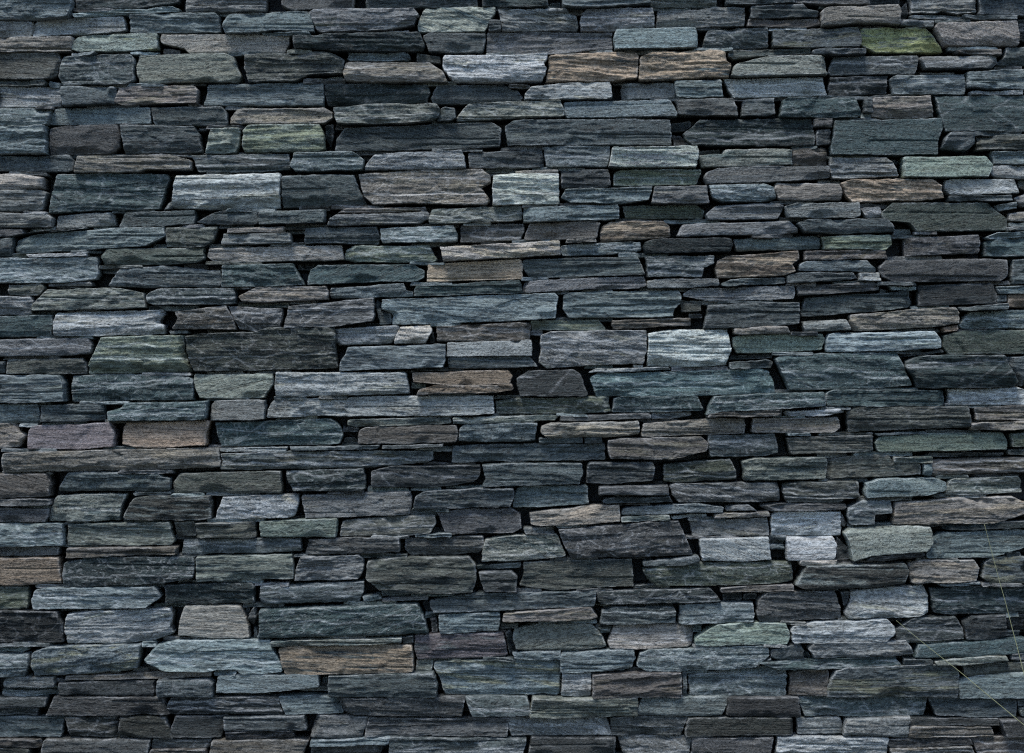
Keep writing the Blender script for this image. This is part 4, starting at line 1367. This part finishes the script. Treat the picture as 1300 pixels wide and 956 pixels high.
# the wall runs on past the frame: more courses to both sides and one on top
EDGE = 1000                                                          # quarter pixels to either side
for i, (code, poly) in enumerate(stones):
    xs = [q[0] for q in poly]; ys = [q[1] for q in poly]
    jobs = []
    if min(ys) >= 3530: continue
    if min(xs) < EDGE: jobs.append(lambda x, y: (-44 - x, y))
    if max(xs) > 5200 - EDGE: jobs.append(lambda x, y: (10444 + 20 - x, y))
    if max(ys) < 262: jobs.append(lambda x, y: (x, -64 - y))
    rng = random.Random(i)
    for j, fn in enumerate(jobs):
        c2 = rng.choice('bbbggdopo') + code[1:]
        rest.append(stone_arrays([fn(x, y) for x, y in poly][::-1], c2, 5000 + i * 3 + j, 1.7))
o = bpy.data.objects.new('small_stones', mesh_from('small_stones', rest))
o.parent = wall
o['kind'] = 'stuff'
o['label'] = 'small slates and pinning stones filling the courses'
coll.objects.link(o)

# rubble heart of the wall, seen only as darkness in the joints
def core_mesh():
    x0, x1, z0, z1 = wx(-250), wx(1550), -.05, wz(-60)
    xs, zs = np.linspace(x0, x1, 220), np.linspace(z0, z1, 130)
    X, Z = np.meshgrid(xs, zs)
    Y = .125 + .014 * fbm(X * 9, Z * 22, 77, 3)
    nx, nz = len(xs), len(zs)
    idx = np.arange(nx * nz).reshape(nz, nx)
    f = np.stack([idx[:-1, :-1], idx[:-1, 1:], idx[1:, 1:], idx[1:, :-1]], -1).reshape(-1, 4).tolist()
    v = np.stack([X, Y, Z], -1).reshape(-1, 3).tolist()
    n = len(v)
    v += [(x0, .62, z0), (x1, .62, z0), (x1, .62, z1), (x0, .62, z1)]
    f.append((n + 1, n, n + 3, n + 2))
    f.append(idx[0, ::-1].tolist() + [n, n + 1])
    f.append(idx[-1].tolist() + [n + 2, n + 3])
    f.append(idx[:, 0].tolist() + [n + 3, n])
    f.append(idx[::-1, -1].tolist() + [n + 1, n + 2])
    me = bpy.data.meshes.new('rubble_core')
    me.from_pydata(v, [], f)
    me.materials.append(CORE)
    o = bpy.data.objects.new('rubble_core', me)
    o.parent = wall
    coll.objects.link(o)
core_mesh()

# ------------------------------------------------------------------ grass stems at the foot of the wall
def tube(name, pts, r0, r1, mat, parent=None, loc=(0, 0, 0), seg=6):
    pts = [Vector(p) for p in pts]
    fine = []
    n = len(pts)
    for i in range(n - 1):
        p0, p1, p2, p3 = pts[max(i - 1, 0)], pts[i], pts[i + 1], pts[min(i + 2, n - 1)]
        for s in range(8):
            t = s / 8
            fine.append(.5 * ((2 * p1) + (p2 - p0) * t + (2 * p0 - 5 * p1 + 4 * p2 - p3) * t * t + (3 * p1 - p0 - 3 * p2 + p3) * t ** 3))
    fine.append(pts[-1])
    v, f = [], []
    m = len(fine)
    for i, p in enumerate(fine):
        d = (fine[min(i + 1, m - 1)] - fine[max(i - 1, 0)]).normalized()
        a = d.cross(Vector((0, 1, 0))).normalized(); b = d.cross(a)
        r = r0 + (r1 - r0) * i / (m - 1)
        for k in range(seg):
            an = 2 * math.pi * k / seg
            v.append(p + (a * math.cos(an) + b * math.sin(an)) * r)
    for i in range(m - 1):
        for k in range(seg):
            f.append((i * seg + k, i * seg + (k + 1) % seg, (i + 1) * seg + (k + 1) % seg, (i + 1) * seg + k))
    f.append(tuple(range(seg))[::-1]); f.append(tuple((m - 1) * seg + k for k in range(seg)))
    me = bpy.data.meshes.new(name)
    me.from_pydata([tuple(q) for q in v], [], f)
    me.polygons.foreach_set('use_smooth', np.ones(len(f), bool))
    me.materials.append(mat)
    o = bpy.data.objects.new(name, me)
    o.location = loc
    if parent: o.parent = parent
    coll.objects.link(o)
    return o

def stem(root_px, way, label):
    rx, ry = wx(root_px), -.10
    base = Vector((rx, ry, .004))
    pts = [(0, 0, -.02)]
    for px, py, y in way:
        pts.append((wx(px) - rx, y - ry, wz(py) - .004))
    o = tube('grass_stem', pts, .0014, .0006, STEM, loc=base)
    o['label'] = label; o['category'] = 'grass'; o['group'] = 'dry grass stems at the foot of the wall'
    return o
stem(1402, [(1396, 1000, -.10), (1330, 946, -.10), (1284, 908, -.09), (1237, 869, -.075), (1212, 848, -.065), (1184, 826, -.055), (1158, 805, -.05), (1134, 785, -.045)],
     'pale dry grass stem leaning to the left in a straight slant')
stem(1312, [(1306, 925, -.095), (1297, 880, -.09), (1285, 825, -.075), (1278, 795, -.065), (1270, 762, -.06), (1262, 732, -.055), (1254, 700, -.05), (1245, 664, -.045)],
     'tall thin green grass stem standing almost upright with a bowed tip')
